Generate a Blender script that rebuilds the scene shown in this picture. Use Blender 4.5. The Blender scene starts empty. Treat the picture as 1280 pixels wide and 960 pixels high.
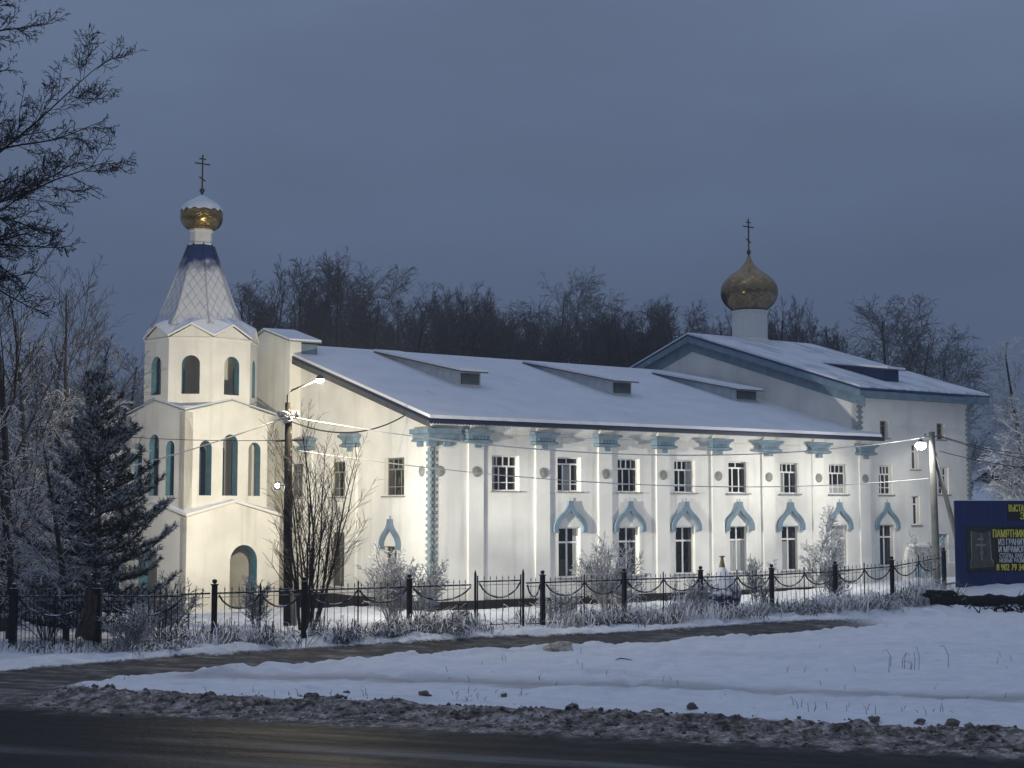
import bpy, bmesh, math, random
import numpy as np
from mathutils import Vector, Matrix

PI = math.pi
R = math.radians
sc = bpy.context.scene
COL = sc.collection
rnd = random.Random(7)

# ------------------------------------------------------------------ camera, sky, exposure
CAM_H = 4.0
F_PX = 1895.0
PITCH = math.atan((640 - 480) / F_PX)
cam = bpy.data.cameras.new("camera")
cam.sensor_width = 36.0
cam.lens = F_PX / 1280 * 36.0
cam.clip_start = 0.2
cam.clip_end = 4000
camo = bpy.data.objects.new("camera", cam)
camo.location = (0, 0, CAM_H)
camo.rotation_euler = (PI / 2 + PITCH, 0, 0)
COL.objects.link(camo)
sc.camera = camo
sc.view_settings.view_transform = 'Standard'
sc.view_settings.look = 'None'
sc.view_settings.exposure = 0.12
sc.view_settings.gamma = 1.0
sc.cycles.use_denoising = True
sc.cycles.max_bounces = 6
sc.cycles.sample_clamp_indirect = 3.0

world = bpy.data.worlds.new("World")
sc.world = world
world.use_nodes = True
wn, wl = world.node_tree.nodes, world.node_tree.links
wn.clear()
w_out = wn.new('ShaderNodeOutputWorld')
w_bg = wn.new('ShaderNodeBackground')
w_tc = wn.new('ShaderNodeTexCoord')
w_sep = wn.new('ShaderNodeSeparateXYZ')
w_ramp = wn.new('ShaderNodeValToRGB')
w_noise = wn.new('ShaderNodeTexNoise')
w_map = wn.new('ShaderNodeMapping')
w_mul = wn.new('ShaderNodeMixRGB')
w_nr = wn.new('ShaderNodeMapRange')
w_map.inputs['Scale'].default_value = (1.2, 1.2, 4.0)
w_noise.inputs['Scale'].default_value = 2.2
w_noise.inputs['Detail'].default_value = 5
w_nr.inputs['From Min'].default_value = 0.3
w_nr.inputs['From Max'].default_value = 0.7
w_nr.inputs['To Min'].default_value = 0.88
w_nr.inputs['To Max'].default_value = 1.12
w_mul.blend_type = 'MULTIPLY'
w_mul.inputs['Fac'].default_value = 1.0
e = w_ramp.color_ramp.elements
e[0].position = 0.0
e[0].color = (0.066, 0.093, 0.155, 1)
e[1].position = 1.0
e[1].color = (0.285, 0.350, 0.500, 1)
m1 = e.new(0.16); m1.color = (0.088, 0.122, 0.200, 1)
m2 = e.new(0.34); m2.color = (0.124, 0.166, 0.262, 1)
wl.new(w_tc.outputs['Generated'], w_sep.inputs[0])
wl.new(w_sep.outputs['Z'], w_ramp.inputs['Fac'])
wl.new(w_tc.outputs['Generated'], w_map.inputs['Vector'])
wl.new(w_map.outputs[0], w_noise.inputs['Vector'])
wl.new(w_noise.outputs['Fac'], w_nr.inputs['Value'])
wl.new(w_ramp.outputs[0], w_mul.inputs[1])
wl.new(w_nr.outputs[0], w_mul.inputs[2])
wl.new(w_mul.outputs[0], w_bg.inputs['Color'])
w_bg.inputs['Strength'].default_value = 1.0
wl.new(w_bg.outputs[0], w_out.inputs[0])

sun = bpy.data.lights.new("sun", 'SUN')
sun.energy = 0.06
sun.angle = R(40)
sun.color = (0.8, 0.88, 1.0)
suno = bpy.data.objects.new("sun", sun)
suno.rotation_euler = (R(35), R(-20), 0)
COL.objects.link(suno)

LAMP_ARM = 1150.0      # watts, street lamp over the left pole
GLOW_RIGHT = 170.0     # bare glow of the lamp on the right pole
# beams of the flood heads: (watts, aim in church coordinates, cone in degrees, colour)
COOL, WARM = (1.0, .955, .83), (1.0, .88, .64)
BEAMS_LEFT = [(15000, (27, 0, 3.6), 32, COOL), (2500, (12, 0, 3.0), 64, COOL), (2600, (20, 0, 3.4), 118, COOL), (7400, (-4.5, 12, 7.0), 84, WARM), (1300, (0, 9, 6.0), 70, WARM)]
BEAMS_RIGHT = [(1350, (19, 0, 3.2), 116, COOL), (1250, (32, 0, 3.4), 76, COOL), (5200, (5, 0, 2.6), 74, COOL)]


# ------------------------------------------------------------------ helpers
def at(px, py, Y):
    """the point at forward distance Y (world y) seen at pixel px,py of the 1280x960 photograph"""
    x = (px - 640) / F_PX
    z = -(py - 480) / F_PX
    c, s = math.cos(PITCH), math.sin(PITCH)
    d = Vector((x, c - s * z, s + c * z))
    return Vector((0, 0, CAM_H)) + d * (Y / d.y)


def tag(o, label=None, cat=None, group=None, kind=None):
    if label: o['label'] = label
    if cat: o['category'] = cat
    if group: o['group'] = group
    if kind: o['kind'] = kind
    return o


def empty(name, loc=(0, 0, 0), rz=0.0):
    o = bpy.data.objects.new(name, None)
    o.empty_display_size = 0.3
    o.location = loc
    o.rotation_euler = (0, 0, rz)
    COL.objects.link(o)
    return o


def link(name, me, parent=None, loc=(0, 0, 0), rz=0.0):
    o = bpy.data.objects.new(name, me)
    o.location = loc
    o.rotation_euler = (0, 0, rz)
    COL.objects.link(o)
    if parent: o.parent = parent
    return o


def copy_tree(o, parent=None):
    c = o.copy()
    COL.objects.link(c)
    c.parent = parent
    for ch in list(o.children): copy_tree(ch, c)
    return c


class MB:
    def __init__(self):
        self.v = []
        self.f = []
        self.m = []

    def add(self, vs, fs, mi=0, M=None):
        b = len(self.v)
        if M is not None: vs = [M @ Vector(p) for p in vs]
        self.v += [tuple(p) for p in vs]
        self.f += [tuple(b + i for i in q) for q in fs]
        self.m += [mi] * len(fs) if isinstance(mi, int) else list(mi)

    def box(self, a, b, mi=0, M=None):
        (x0, y0, z0), (x1, y1, z1) = a, b
        self.add([(x0, y0, z0), (x1, y0, z0), (x1, y1, z0), (x0, y1, z0), (x0, y0, z1), (x1, y0, z1), (x1, y1, z1), (x0, y1, z1)],
                 [(0, 3, 2, 1), (4, 5, 6, 7), (0, 1, 5, 4), (1, 2, 6, 5), (2, 3, 7, 6), (3, 0, 4, 7)], mi, M)

    def tube(self, pts, r, n=6, mi=0, cap=True):
        pts = [Vector(p) for p in pts]
        k = len(pts)
        rs = r if isinstance(r, (list, tuple)) else [r] * k
        vs = []
        for i, p in enumerate(pts):
            d = (pts[min(i + 1, k - 1)] - pts[max(i - 1, 0)]).normalized()
            a = d.cross(Vector((0, 0, 1)) if abs(d.z) < 0.9 else Vector((1, 0, 0))).normalized()
            b = d.cross(a)
            for j in range(n):
                t = 2 * PI * j / n
                vs.append(p + (a * math.cos(t) + b * math.sin(t)) * rs[i])
        fs = []
        for i in range(k - 1):
            for j in range(n):
                j2 = (j + 1) % n
                fs.append((i * n + j, (i + 1) * n + j, (i + 1) * n + j2, i * n + j2))
        if cap:
            fs.append(tuple(range(n)))
            fs.append(tuple((k - 1) * n + j for j in reversed(range(n))))
        self.add(vs, fs, mi)

    def lathe(self, prof, n=32, c=(0, 0, 0), mi=0, a0=0.0):
        vs, fs = [], []
        for (r, z) in prof:
            for j in range(n):
                t = a0 + 2 * PI * j / n
                vs.append((c[0] + r * math.cos(t), c[1] + r * math.sin(t), c[2] + z))
        for i in range(len(prof) - 1):
            for j in range(n):
                j2 = (j + 1) % n
                fs.append((i * n + j, i * n + j2, (i + 1) * n + j2, (i + 1) * n + j))
        self.add(vs, fs, mi)

    def prism(self, poly, y0, y1, mi=0, M=None):
        """convex-ish polygon in x,z extruded from y0 to y1"""
        n = len(poly)
        vs = [(x, y0, z) for x, z in poly] + [(x, y1, z) for x, z in poly]
        fs = [tuple(range(n)), tuple(reversed(range(n, 2 * n)))]
        for i in range(n):
            j = (i + 1) % n
            fs.append((i, i + n, j + n, j))
        self.add(vs, fs, mi, M)

    def mesh(self, name, mats, smooth=False):
        me = bpy.data.meshes.new(name)
        me.from_pydata(self.v, [], self.f)
        mats = mats if isinstance(mats, (list, tuple)) else [mats]
        for m in mats: me.materials.append(m)
        if len(mats) > 1: me.polygons.foreach_set('material_index', self.m)
        bm = bmesh.new()
        bm.from_mesh(me)
        bmesh.ops.recalc_face_normals(bm, faces=bm.faces)
        bm.to_mesh(me)
        bm.free()
        if smooth: me.polygons.foreach_set('use_smooth', [True] * len(me.polygons))
        me.update()
        return me

    def build(self, name, mats, parent=None, smooth=False, loc=(0, 0, 0), rz=0.0):
        return link(name, self.mesh(name, mats, smooth), parent, loc, rz)


def np_mesh(name, verts, faces, mats, smooth=True, midx=None):
    """verts (N,3), faces (M,k) arrays"""
    me = bpy.data.meshes.new(name)
    k = faces.shape[1]
    me.vertices.add(len(verts))
    me.vertices.foreach_set('co', np.ascontiguousarray(verts, dtype=np.float32).ravel())
    me.loops.add(faces.size)
    me.loops.foreach_set('vertex_index', np.ascontiguousarray(faces, dtype=np.int32).ravel())
    me.polygons.add(len(faces))
    me.polygons.foreach_set('loop_start', np.arange(0, faces.size, k, dtype=np.int32))
    me.polygons.foreach_set('loop_total', np.full(len(faces), k, dtype=np.int32))
    if smooth: me.polygons.foreach_set('use_smooth', np.ones(len(faces), dtype=bool))
    for m in (mats if isinstance(mats, (list, tuple)) else [mats]): me.materials.append(m)
    if midx is not None: me.polygons.foreach_set('material_index', np.asarray(midx, dtype=np.int32))
    me.update(calc_edges=True)
    me.validate()
    return me


def outline_mesh(outer, holes, t):
    """wall plate in x,z with holes, thickness along +y from 0 to t -> (verts, faces, is_hole_side)"""
    cu = bpy.data.curves.new("outline", 'CURVE')
    cu.dimensions = '2D'
    cu.fill_mode = 'BOTH'
    cu.extrude = t / 2
    for poly in [outer] + holes:
        sp = cu.splines.new('POLY')
        sp.points.add(len(poly) - 1)
        for p, (x, z) in zip(sp.points, poly): p.co = (x, z, 0, 1)
        sp.use_cyclic_u = True
    ob = bpy.data.objects.new("outline", cu)
    me = bpy.data.meshes.new_from_object(ob)
    vs = [(v.co.x, t / 2 - v.co.z, v.co.y) for v in me.vertices]
    fs = [tuple(p.vertices) for p in me.polygons]
    mi = []
    bbs = [(min(p[0] for p in h) - .003, max(p[0] for p in h) + .003, min(p[1] for p in h) - .003, max(p[1] for p in h) + .003) for h in holes]
    for p in me.polygons:
        c, n = p.center, p.normal
        h = 0
        if abs(n.z) < 0.5:
            for b in bbs:
                if b[0] <= c.x <= b[1] and b[2] <= c.y <= b[3]: h = 1
        mi.append(h)
    bpy.data.objects.remove(ob)
    bpy.data.curves.remove(cu)
    bpy.data.meshes.remove(me)
    return vs, fs, mi


def rect(x0, z0, x1, z1): return [(x0, z0), (x1, z0), (x1, z1), (x0, z1)]


def arch(xc, z0, z1, w, n=12):
    r = w / 2
    pts = [(xc - r, z0), (xc + r, z0)]
    for i in range(n + 1):
        a = PI * i / n
        pts.append((xc + r * math.cos(a), z1 - r + r * math.sin(a)))
    return pts


# value noise in numpy
def _hash(ix, iy, seed):
    n = (ix.astype(np.int64) * 374761393 + iy.astype(np.int64) * 668265263 + seed * 974634777) & 0xffffffff
    n = ((n ^ (n >> 13)) * 1274126177) & 0xffffffff
    n = n ^ (n >> 16)
    return (n & 0xffff) / 65535.0


def vnoise(x, y, seed=0):
    ix, iy = np.floor(x), np.floor(y)
    fx, fy = x - ix, y - iy
    fx = fx * fx * (3 - 2 * fx)
    fy = fy * fy * (3 - 2 * fy)
    a, b = _hash(ix, iy, seed), _hash(ix + 1, iy, seed)
    c, d = _hash(ix, iy + 1, seed), _hash(ix + 1, iy + 1, seed)
    return (a * (1 - fx) + b * fx) * (1 - fy) + (c * (1 - fx) + d * fx) * fy


def fbm(x, y, seed=0, oct=4):
    s, a, t = 0.0, 0.5, 0.0
    for i in range(oct):
        s = s + a * vnoise(x * 2 ** i, y * 2 ** i, seed + i)
        t += a
        a *= 0.5
    return s / t


def sstep(a, b, x):
    t = np.clip((x - a) / (b - a), 0, 1)
    return t * t * (3 - 2 * t)


# ------------------------------------------------------------------ materials
def mat(name, col, rough=0.7, metal=0.0, spec=0.3, var=0.12, vscale=3.0, bump=0.0, bscale=30.0, emit=None, estr=0.0, col2=None, stretch=None):
    m = bpy.data.materials.new(name)
    m.use_nodes = True
    n, l = m.node_tree.nodes, m.node_tree.links
    p = n['Principled BSDF']
    p.inputs['Roughness'].default_value = rough
    p.inputs['Metallic'].default_value = metal
    p.inputs['Specular IOR Level'].default_value = spec
    tc = n.new('ShaderNodeTexCoord')
    src = tc.outputs['Object']
    if stretch:
        mp = n.new('ShaderNodeMapping')
        mp.inputs['Scale'].default_value = stretch
        l.new(src, mp.inputs[0])
        src = mp.outputs[0]
    nz = n.new('ShaderNodeTexNoise')
    nz.inputs['Scale'].default_value = vscale
    nz.inputs['Detail'].default_value = 6
    l.new(src, nz.inputs['Vector'])
    rp = n.new('ShaderNodeValToRGB')
    c2 = col2 or tuple(c * (1 - var) for c in col)
    c1 = col if col2 else tuple(min(1, c * (1 + var * .5)) for c in col)
    rp.color_ramp.elements[0].position = 0.35
    rp.color_ramp.elements[1].position = 0.65
    rp.color_ramp.elements[0].color = (*c2, 1)
    rp.color_ramp.elements[1].color = (*c1, 1)
    l.new(nz.outputs['Fac'], rp.inputs[0])
    l.new(rp.outputs[0], p.inputs['Base Color'])
    if bump:
        b = n.new('ShaderNodeBump')
        b.inputs['Strength'].default_value = bump
        b.inputs['Distance'].default_value = 0.02
        n2 = n.new('ShaderNodeTexNoise')
        n2.inputs['Scale'].default_value = bscale
        n2.inputs['Detail'].default_value = 4
        l.new(tc.outputs['Object'], n2.inputs['Vector'])
        l.new(n2.outputs['Fac'], b.inputs['Height'])
        l.new(b.outputs[0], p.inputs['Normal'])
    if emit:
        p.inputs['Emission Color'].default_value = (*emit, 1)
        p.inputs['Emission Strength'].default_value = estr
    return m


def snow_top_mat(name, dark, snow=(0.72, 0.74, 0.78), lo=0.15, hi=0.7, noise=6.0, amount=0.5, rough=0.8):
    """snow or frost lying on the faces that look up, bare surface elsewhere"""
    m = bpy.data.materials.new(name)
    m.use_nodes = True
    n, l = m.node_tree.nodes, m.node_tree.links
    p = n['Principled BSDF']
    p.inputs['Roughness'].default_value = rough
    p.inputs['Specular IOR Level'].default_value = 0.15
    g = n.new('ShaderNodeNewGeometry')
    s = n.new('ShaderNodeSeparateXYZ')
    l.new(g.outputs['Normal'], s.inputs[0])
    tc = n.new('ShaderNodeTexCoord')
    nz = n.new('ShaderNodeTexNoise')
    nz.inputs['Scale'].default_value = noise
    nz.inputs['Detail'].default_value = 3
    l.new(tc.outputs['Object'], nz.inputs['Vector'])
    ma = n.new('ShaderNodeMath')
    ma.operation = 'MULTIPLY_ADD'
    ma.inputs[1].default_value = 1.6
    l.new(nz.outputs['Fac'], ma.inputs[0])
    ma.inputs[2].default_value = -1.3 + amount
    ad = n.new('ShaderNodeMath')
    l.new(s.outputs['Z'], ad.inputs[0])
    l.new(ma.outputs[0], ad.inputs[1])
    mr = n.new('ShaderNodeMapRange')
    mr.inputs['From Min'].default_value = lo
    mr.inputs['From Max'].default_value = hi
    l.new(ad.outputs[0], mr.inputs['Value'])
    mx = n.new('ShaderNodeMixRGB')
    mx.inputs[1].default_value = (*dark, 1)
    mx.inputs[2].default_value = (*snow, 1)
    l.new(mr.outputs[0], mx.inputs[0])
    l.new(mx.outputs[0], p.inputs['Base Color'])
    return m


def wall_mat(name, col, stain=(0.46, 0.45, 0.42)):
    """painted render: mottled, with run-off streaks and a splash zone at the foot"""
    m = mat(name, col, rough=0.85, spec=0.15, var=0.10, vscale=0.7, bump=0.25, bscale=9.0)
    n, l = m.node_tree.nodes, m.node_tree.links
    p = n['Principled BSDF']
    base = p.inputs['Base Color'].links[0].from_socket
    tc = n.new('ShaderNodeTexCoord')
    mp = n.new('ShaderNodeMapping')
    mp.inputs['Scale'].default_value = (1.6, 1.6, 0.12)
    nz = n.new('ShaderNodeTexNoise')
    nz.inputs['Scale'].default_value = 1.3
    nz.inputs['Detail'].default_value = 8
    l.new(tc.outputs['Object'], mp.inputs[0])
    l.new(mp.outputs[0], nz.inputs['Vector'])
    r1 = n.new('ShaderNodeMapRange')
    r1.inputs['From Min'].default_value = 0.54
    r1.inputs['From Max'].default_value = 0.78
    r1.inputs['To Max'].default_value = 0.5
    l.new(nz.outputs['Fac'], r1.inputs['Value'])
    sp = n.new('ShaderNodeSeparateXYZ')
    l.new(tc.outputs['Object'], sp.inputs[0])
    n3 = n.new('ShaderNodeTexNoise')
    n3.inputs['Scale'].default_value = 1.1
    n3.inputs['Detail'].default_value = 5
    l.new(tc.outputs['Object'], n3.inputs['Vector'])
    sub = n.new('ShaderNodeMath')
    sub.operation = 'MULTIPLY_ADD'
    sub.inputs[1].default_value = -2.2
    l.new(n3.outputs['Fac'], sub.inputs[0])
    l.new(sp.outputs['Z'], sub.inputs[2])
    r2 = n.new('ShaderNodeMapRange')
    r2.inputs['From Min'].default_value = 0.4
    r2.inputs['From Max'].default_value = -0.9
    r2.inputs['To Max'].default_value = 0.55
    l.new(sub.outputs[0], r2.inputs['Value'])
    mxm = n.new('ShaderNodeMath')
    mxm.operation = 'MAXIMUM'
    l.new(r1.outputs[0], mxm.inputs[0])
    l.new(r2.outputs[0], mxm.inputs[1])
    mx = n.new('ShaderNodeMixRGB')
    mx.inputs[2].default_value = (*stain, 1)
    l.new(base, mx.inputs[1])
    l.new(mxm.outputs[0], mx.inputs[0])
    l.new(mx.outputs[0], p.inputs['Base Color'])
    return m


def roof_snow_mat(name, amount=0.75, under=(0.12, 0.16, 0.24)):
    """wind-thinned snow over painted sheet: streaks run down the slope"""
    m = mat(name, (0.80, 0.82, 0.86), rough=0.9, spec=0.1, var=0.06, vscale=0.6, bump=0.3, bscale=5.0)
    n, l = m.node_tree.nodes, m.node_tree.links
    p = n['Principled BSDF']
    base = p.inputs['Base Color'].links[0].from_socket
    tc = n.new('ShaderNodeTexCoord')
    mp = n.new('ShaderNodeMapping')
    mp.inputs['Scale'].default_value = (1.0, 0.28, 0.28)
    nz = n.new('ShaderNodeTexNoise')
    nz.inputs['Scale'].default_value = 1.5
    nz.inputs['Detail'].default_value = 9
    nz.inputs['Roughness'].default_value = 0.65
    l.new(tc.outputs['Object'], mp.inputs[0])
    l.new(mp.outputs[0], nz.inputs['Vector'])
    r = n.new('ShaderNodeMapRange')
    r.inputs['From Min'].default_value = amount - 0.16
    r.inputs['From Max'].default_value = amount + 0.08
    r.inputs['To Max'].default_value = 0.8
    l.new(nz.outputs['Fac'], r.inputs['Value'])
    mx = n.new('ShaderNodeMixRGB')
    mx.inputs[2].default_value = (*under, 1)
    l.new(base, mx.inputs[1])
    l.new(r.outputs[0], mx.inputs[0])
    l.new(mx.outputs[0], p.inputs['Base Color'])
    return m


M = {}
M['wall'] = wall_mat('white_render', (0.79, 0.785, 0.745))
M['wall2'] = wall_mat('grey_white_render', (0.70, 0.70, 0.67))
M['trim'] = mat('white_trim', (0.76, 0.76, 0.72), var=0.05, bump=0.1)
M['blue'] = mat('pale_blue_paint', (0.165, 0.24, 0.305), rough=0.75, var=0.2, vscale=2.5, bump=0.2)
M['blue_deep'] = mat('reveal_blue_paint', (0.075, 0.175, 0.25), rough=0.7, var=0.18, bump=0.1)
M['quoin'] = mat('grey_blue_paint', (0.21, 0.265, 0.29), rough=0.8, var=0.2, bump=0.2)
M['navy'] = mat('navy_sheet', (0.012, 0.022, 0.058), rough=0.6, spec=0.25, var=0.2)
M['cornflower'] = mat('blue_sheet', (0.014, 0.040, 0.13), rough=0.45, spec=0.4, var=0.15)
M['dormer'] = mat('grey_blue_sheet', (0.40, 0.46, 0.51), rough=0.6, var=0.15)
M['slate'] = mat('slate_board', (0.075, 0.085, 0.10), rough=0.7, var=0.2)
M['plinth'] = mat('dark_plinth', (0.014, 0.013, 0.013), rough=0.85, var=0.4, vscale=1.5, bump=0.3)
M['snow'] = mat('fresh_snow', (0.82, 0.84, 0.88), rough=0.92, spec=0.1, var=0.05, vscale=2.0, bump=0.3, bscale=12)
M['roofsnow'] = roof_snow_mat('hall_roof_snow', 0.76, (0.34, 0.38, 0.44))
M['roofsnow2'] = roof_snow_mat('block_roof_snow', 0.66)
M['white_frame'] = mat('white_window_paint', (0.80, 0.80, 0.78), rough=0.5, var=0.05)
M['brown_frame'] = mat('weathered_window_paint', (0.22, 0.22, 0.19), rough=0.7, var=0.2)
M['sill'] = mat('zinc_sill', (0.24, 0.24, 0.24), rough=0.6, var=0.2)
M['medal'] = mat('grey_medallion', (0.26, 0.26, 0.25), rough=0.8, var=0.3, bump=0.2)
M['curtain'] = mat('pale_curtain', (0.40, 0.41, 0.40), rough=0.9, var=0.25, vscale=4, stretch=(8, 1, 0.3))
M['door_blue'] = mat('blue_board_door', (0.27, 0.40, 0.48), rough=0.6, var=0.15)
M['iron'] = snow_top_mat('black_iron', (0.014, 0.014, 0.015), lo=0.4, hi=0.75, amount=0.45, noise=5, rough=0.5)
M['pole'] = snow_top_mat('dark_wood_pole', (0.028, 0.025, 0.022), lo=0.6, hi=1.0, amount=0.45, noise=4)
M['concrete'] = mat('concrete_pole', (0.20, 0.20, 0.19), rough=0.9, var=0.25, vscale=2, bump=0.3)
M['bark'] = mat('bare_bark', (0.035, 0.033, 0.033), rough=0.95, var=0.4, vscale=5)
M['twig_far'] = mat('far_twigs', (0.105, 0.098, 0.098), rough=1, var=0.3, vscale=0.7)
M['twig_pale'] = mat('frosted_far_twigs', (0.20, 0.195, 0.20), rough=1, var=0.3, vscale=0.7)
M['twig_black'] = mat('wet_black_twigs', (0.014, 0.013, 0.014), rough=0.9, var=0.3)
M['frost'] = snow_top_mat('frosted_twigs', (0.06, 0.055, 0.05), (0.66, 0.68, 0.71), lo=-0.6, hi=0.35, noise=1.2, amount=0.42)
M['hoar'] = snow_top_mat('hoar_twigs', (0.13, 0.12, 0.11), (0.80, 0.81, 0.83), lo=-0.9, hi=0.3, noise=2.5, amount=0.5)
M['shoot'] = snow_top_mat('brown_shoots', (0.045, 0.036, 0.030), (0.6, 0.62, 0.66), lo=0.3, hi=0.9, noise=3, amount=0.35)
M['needle'] = mat('pine_needles', (0.018, 0.030, 0.020), rough=0.8, var=0.5, vscale=2.0)
M['needle_snow'] = mat('snowy_needles', (0.60, 0.63, 0.66), rough=0.95, var=0.25, vscale=5)
M['cloth'] = mat('brown_sacking', (0.075, 0.060, 0.048), rough=1, var=0.45, vscale=6, bump=0.5, bscale=40)
M['lamp_on'] = mat('lit_lamp', (1, 1, 1), emit=(1.0, 0.95, 0.80), estr=40)
M['lamp_cool'] = mat('lit_floodlight', (1, 1, 1), emit=(1.0, 0.98, 0.92), estr=60)
M['lamp_body'] = mat('grey_lamp_body', (0.08, 0.08, 0.08), rough=0.5)
M['frost_wire'] = mat('frosted_cable', (0.72, 0.72, 0.70), rough=0.9, var=0.1)
M['black_wire'] = mat('black_cable', (0.02, 0.02, 0.02), rough=0.7)
M['board'] = mat('billboard_blue', (0.006, 0.020, 0.105), rough=0.45, spec=0.4, var=0.18, vscale=1.0)
M['poster'] = mat('poster_black', (0.010, 0.011, 0.009), rough=0.5, var=0.2)
M['poster_olive'] = mat('poster_photo', (0.028, 0.032, 0.022), rough=0.5, var=0.35, vscale=1.5)
M['stone_grey'] = mat('printed_stone', (0.085, 0.090, 0.075), rough=0.5, var=0.3)
M['stone_light'] = mat('printed_highlight', (0.22, 0.23, 0.20), rough=0.5, var=0.2)
M['txt_yellow'] = mat('yellow_lettering', (0.72, 0.64, 0.09), rough=0.5, var=0.05)
M['txt_white'] = mat('grey_white_lettering', (0.66, 0.67, 0.66), rough=0.5, var=0.05)
M['log'] = snow_top_mat('charred_log', (0.010, 0.010, 0.010), lo=0.85, hi=1.25, amount=0.3, noise=2)
M['board_wood'] = snow_top_mat('weathered_plank', (0.08, 0.075, 0.065), lo=0.5, hi=1.0, amount=0.3, noise=3)
M['cupola'] = snow_top_mat('snowed_blue_cupola', (0.008, 0.016, 0.075), lo=0.05, hi=0.5, amount=0.68, noise=5)
M['cupola_rib'] = mat('cupola_trim', (0.02, 0.03, 0.09), rough=0.5)
M['dull_gold'] = mat('dull_gilding', (0.20, 0.155, 0.085), rough=0.45, metal=0.7, var=0.2)
M['housewood'] = mat('dark_house_boards', (0.020, 0.018, 0.018), rough=0.9, var=0.3)
M['cross'] = mat('tarnished_cross', (0.10, 0.085, 0.05), rough=0.5, metal=0.6, var=0.3)
M['clod'] = mat('dirty_snow_clod', (0.30, 0.25, 0.215), rough=1, var=0.5, vscale=6, bump=0.8, bscale=20, col2=(0.05, 0.040, 0.033))
M['clod_yellow'] = mat('yellowed_snow_clod', (0.60, 0.52, 0.40), rough=1, var=0.4, vscale=6, bump=0.5)


def glass_mat():
    m = mat('dark_window_glass', (0.016, 0.018, 0.020), rough=0.05, spec=0.5, var=0.6, vscale=0.8)
    n, l = m.node_tree.nodes, m.node_tree.links
    p = n['Principled BSDF']
    tc = n.new('ShaderNodeTexCoord')
    oi = n.new('ShaderNodeObjectInfo')
    ad = n.new('ShaderNodeVectorMath')
    ad.operation = 'ADD'
    l.new(tc.outputs['Object'], ad.inputs[0])
    l.new(oi.outputs['Location'], ad.inputs[1])
    nz = n.new('ShaderNodeTexNoise')
    nz.inputs['Scale'].default_value = 1.6
    nz.inputs['Detail'].default_value = 2
    l.new(ad.outputs[0], nz.inputs['Vector'])
    b = n.new('ShaderNodeBump')
    b.inputs['Strength'].default_value = 0.25
    b.inputs['Distance'].default_value = 0.05
    l.new(nz.outputs['Fac'], b.inputs['Height'])
    l.new(b.outputs[0], p.inputs['Normal'])
    return m


M['glass'] = glass_mat()


def gold_mat(name, scale_n, rough, col=(0.62, 0.40, 0.14)):
    """gilded sheets: diamond seams around the axis, each sheet a little different"""
    m = bpy.data.materials.new(name)
    m.use_nodes = True
    n, l = m.node_tree.nodes, m.node_tree.links
    p = n['Principled BSDF']
    p.inputs['Metallic'].default_value = 1.0
    p.inputs['Roughness'].default_value = rough
    uv = n.new('ShaderNodeTexCoord')
    mp = n.new('ShaderNodeMapping')
    mp.inputs['Scale'].default_value = (scale_n, scale_n * 0.55, 1)
    mp.inputs['Rotation'].default_value = (0, 0, 0)
    l.new(uv.outputs['UV'], mp.inputs[0])
    sp = n.new('ShaderNodeSeparateXYZ')
    l.new(mp.outputs[0], sp.inputs[0])

    def math_(op, a, b=None):
        q = n.new('ShaderNodeMath')
        q.operation = op
        for i, s in enumerate((a, b)):
            if s is None: continue
            if isinstance(s, (int, float)): q.inputs[i].default_value = s
            else: l.new(s, q.inputs[i])
        return q.outputs[0]
    a = math_('ADD', sp.outputs[0], sp.outputs[1])
    b = math_('SUBTRACT', sp.outputs[0], sp.outputs[1])
    fa, fb = math_('FRACT', a), math_('FRACT', b)
    seam = math_('MINIMUM', math_('ABSOLUTE', math_('SUBTRACT', fa, 0.5)), math_('ABSOLUTE', math_('SUBTRACT', fb, 0.5)))
    mr = n.new('ShaderNodeMapRange')
    mr.inputs['From Min'].default_value = 0.02
    mr.inputs['From Max'].default_value = 0.09
    l.new(seam, mr.inputs['Value'])
    cell = math_('ADD', math_('MULTIPLY', math_('ROUND', a), 12.99), math_('MULTIPLY', math_('ROUND', b), 78.23))
    wn_ = n.new('ShaderNodeTexWhiteNoise')
    wn_.noise_dimensions = '1D'
    l.new(cell, wn_.inputs['W'])
    mx = n.new('ShaderNodeMixRGB')
    mx.inputs[1].default_value = (*[c * 0.62 for c in col], 1)
    mx.inputs[2].default_value = (*col, 1)
    l.new(wn_.outputs['Value'], mx.inputs[0])
    m2 = n.new('ShaderNodeMixRGB')
    m2.blend_type = 'MULTIPLY'
    m2.inputs[0].default_value = 0.35
    l.new(mx.outputs[0], m2.inputs[1])
    l.new(mr.outputs[0], m2.inputs[2])
    l.new(m2.outputs[0], p.inputs['Base Color'])
    bp = n.new('ShaderNodeBump')
    bp.inputs['Strength'].default_value = 0.35
    bp.inputs['Distance'].default_value = 0.03
    l.new(math_('ADD', mr.outputs[0], math_('MULTIPLY', wn_.outputs['Value'], 0.8)), bp.inputs['Height'])
    l.new(bp.outputs[0], p.inputs['Normal'])
    return m


M['gold_scale'] = gold_mat('gilded_scales', 22, 0.22, (0.50, 0.34, 0.12))
M['gold_sheet'] = gold_mat('gilded_sheets', 20, 0.16, (0.40, 0.28, 0.15))


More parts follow.
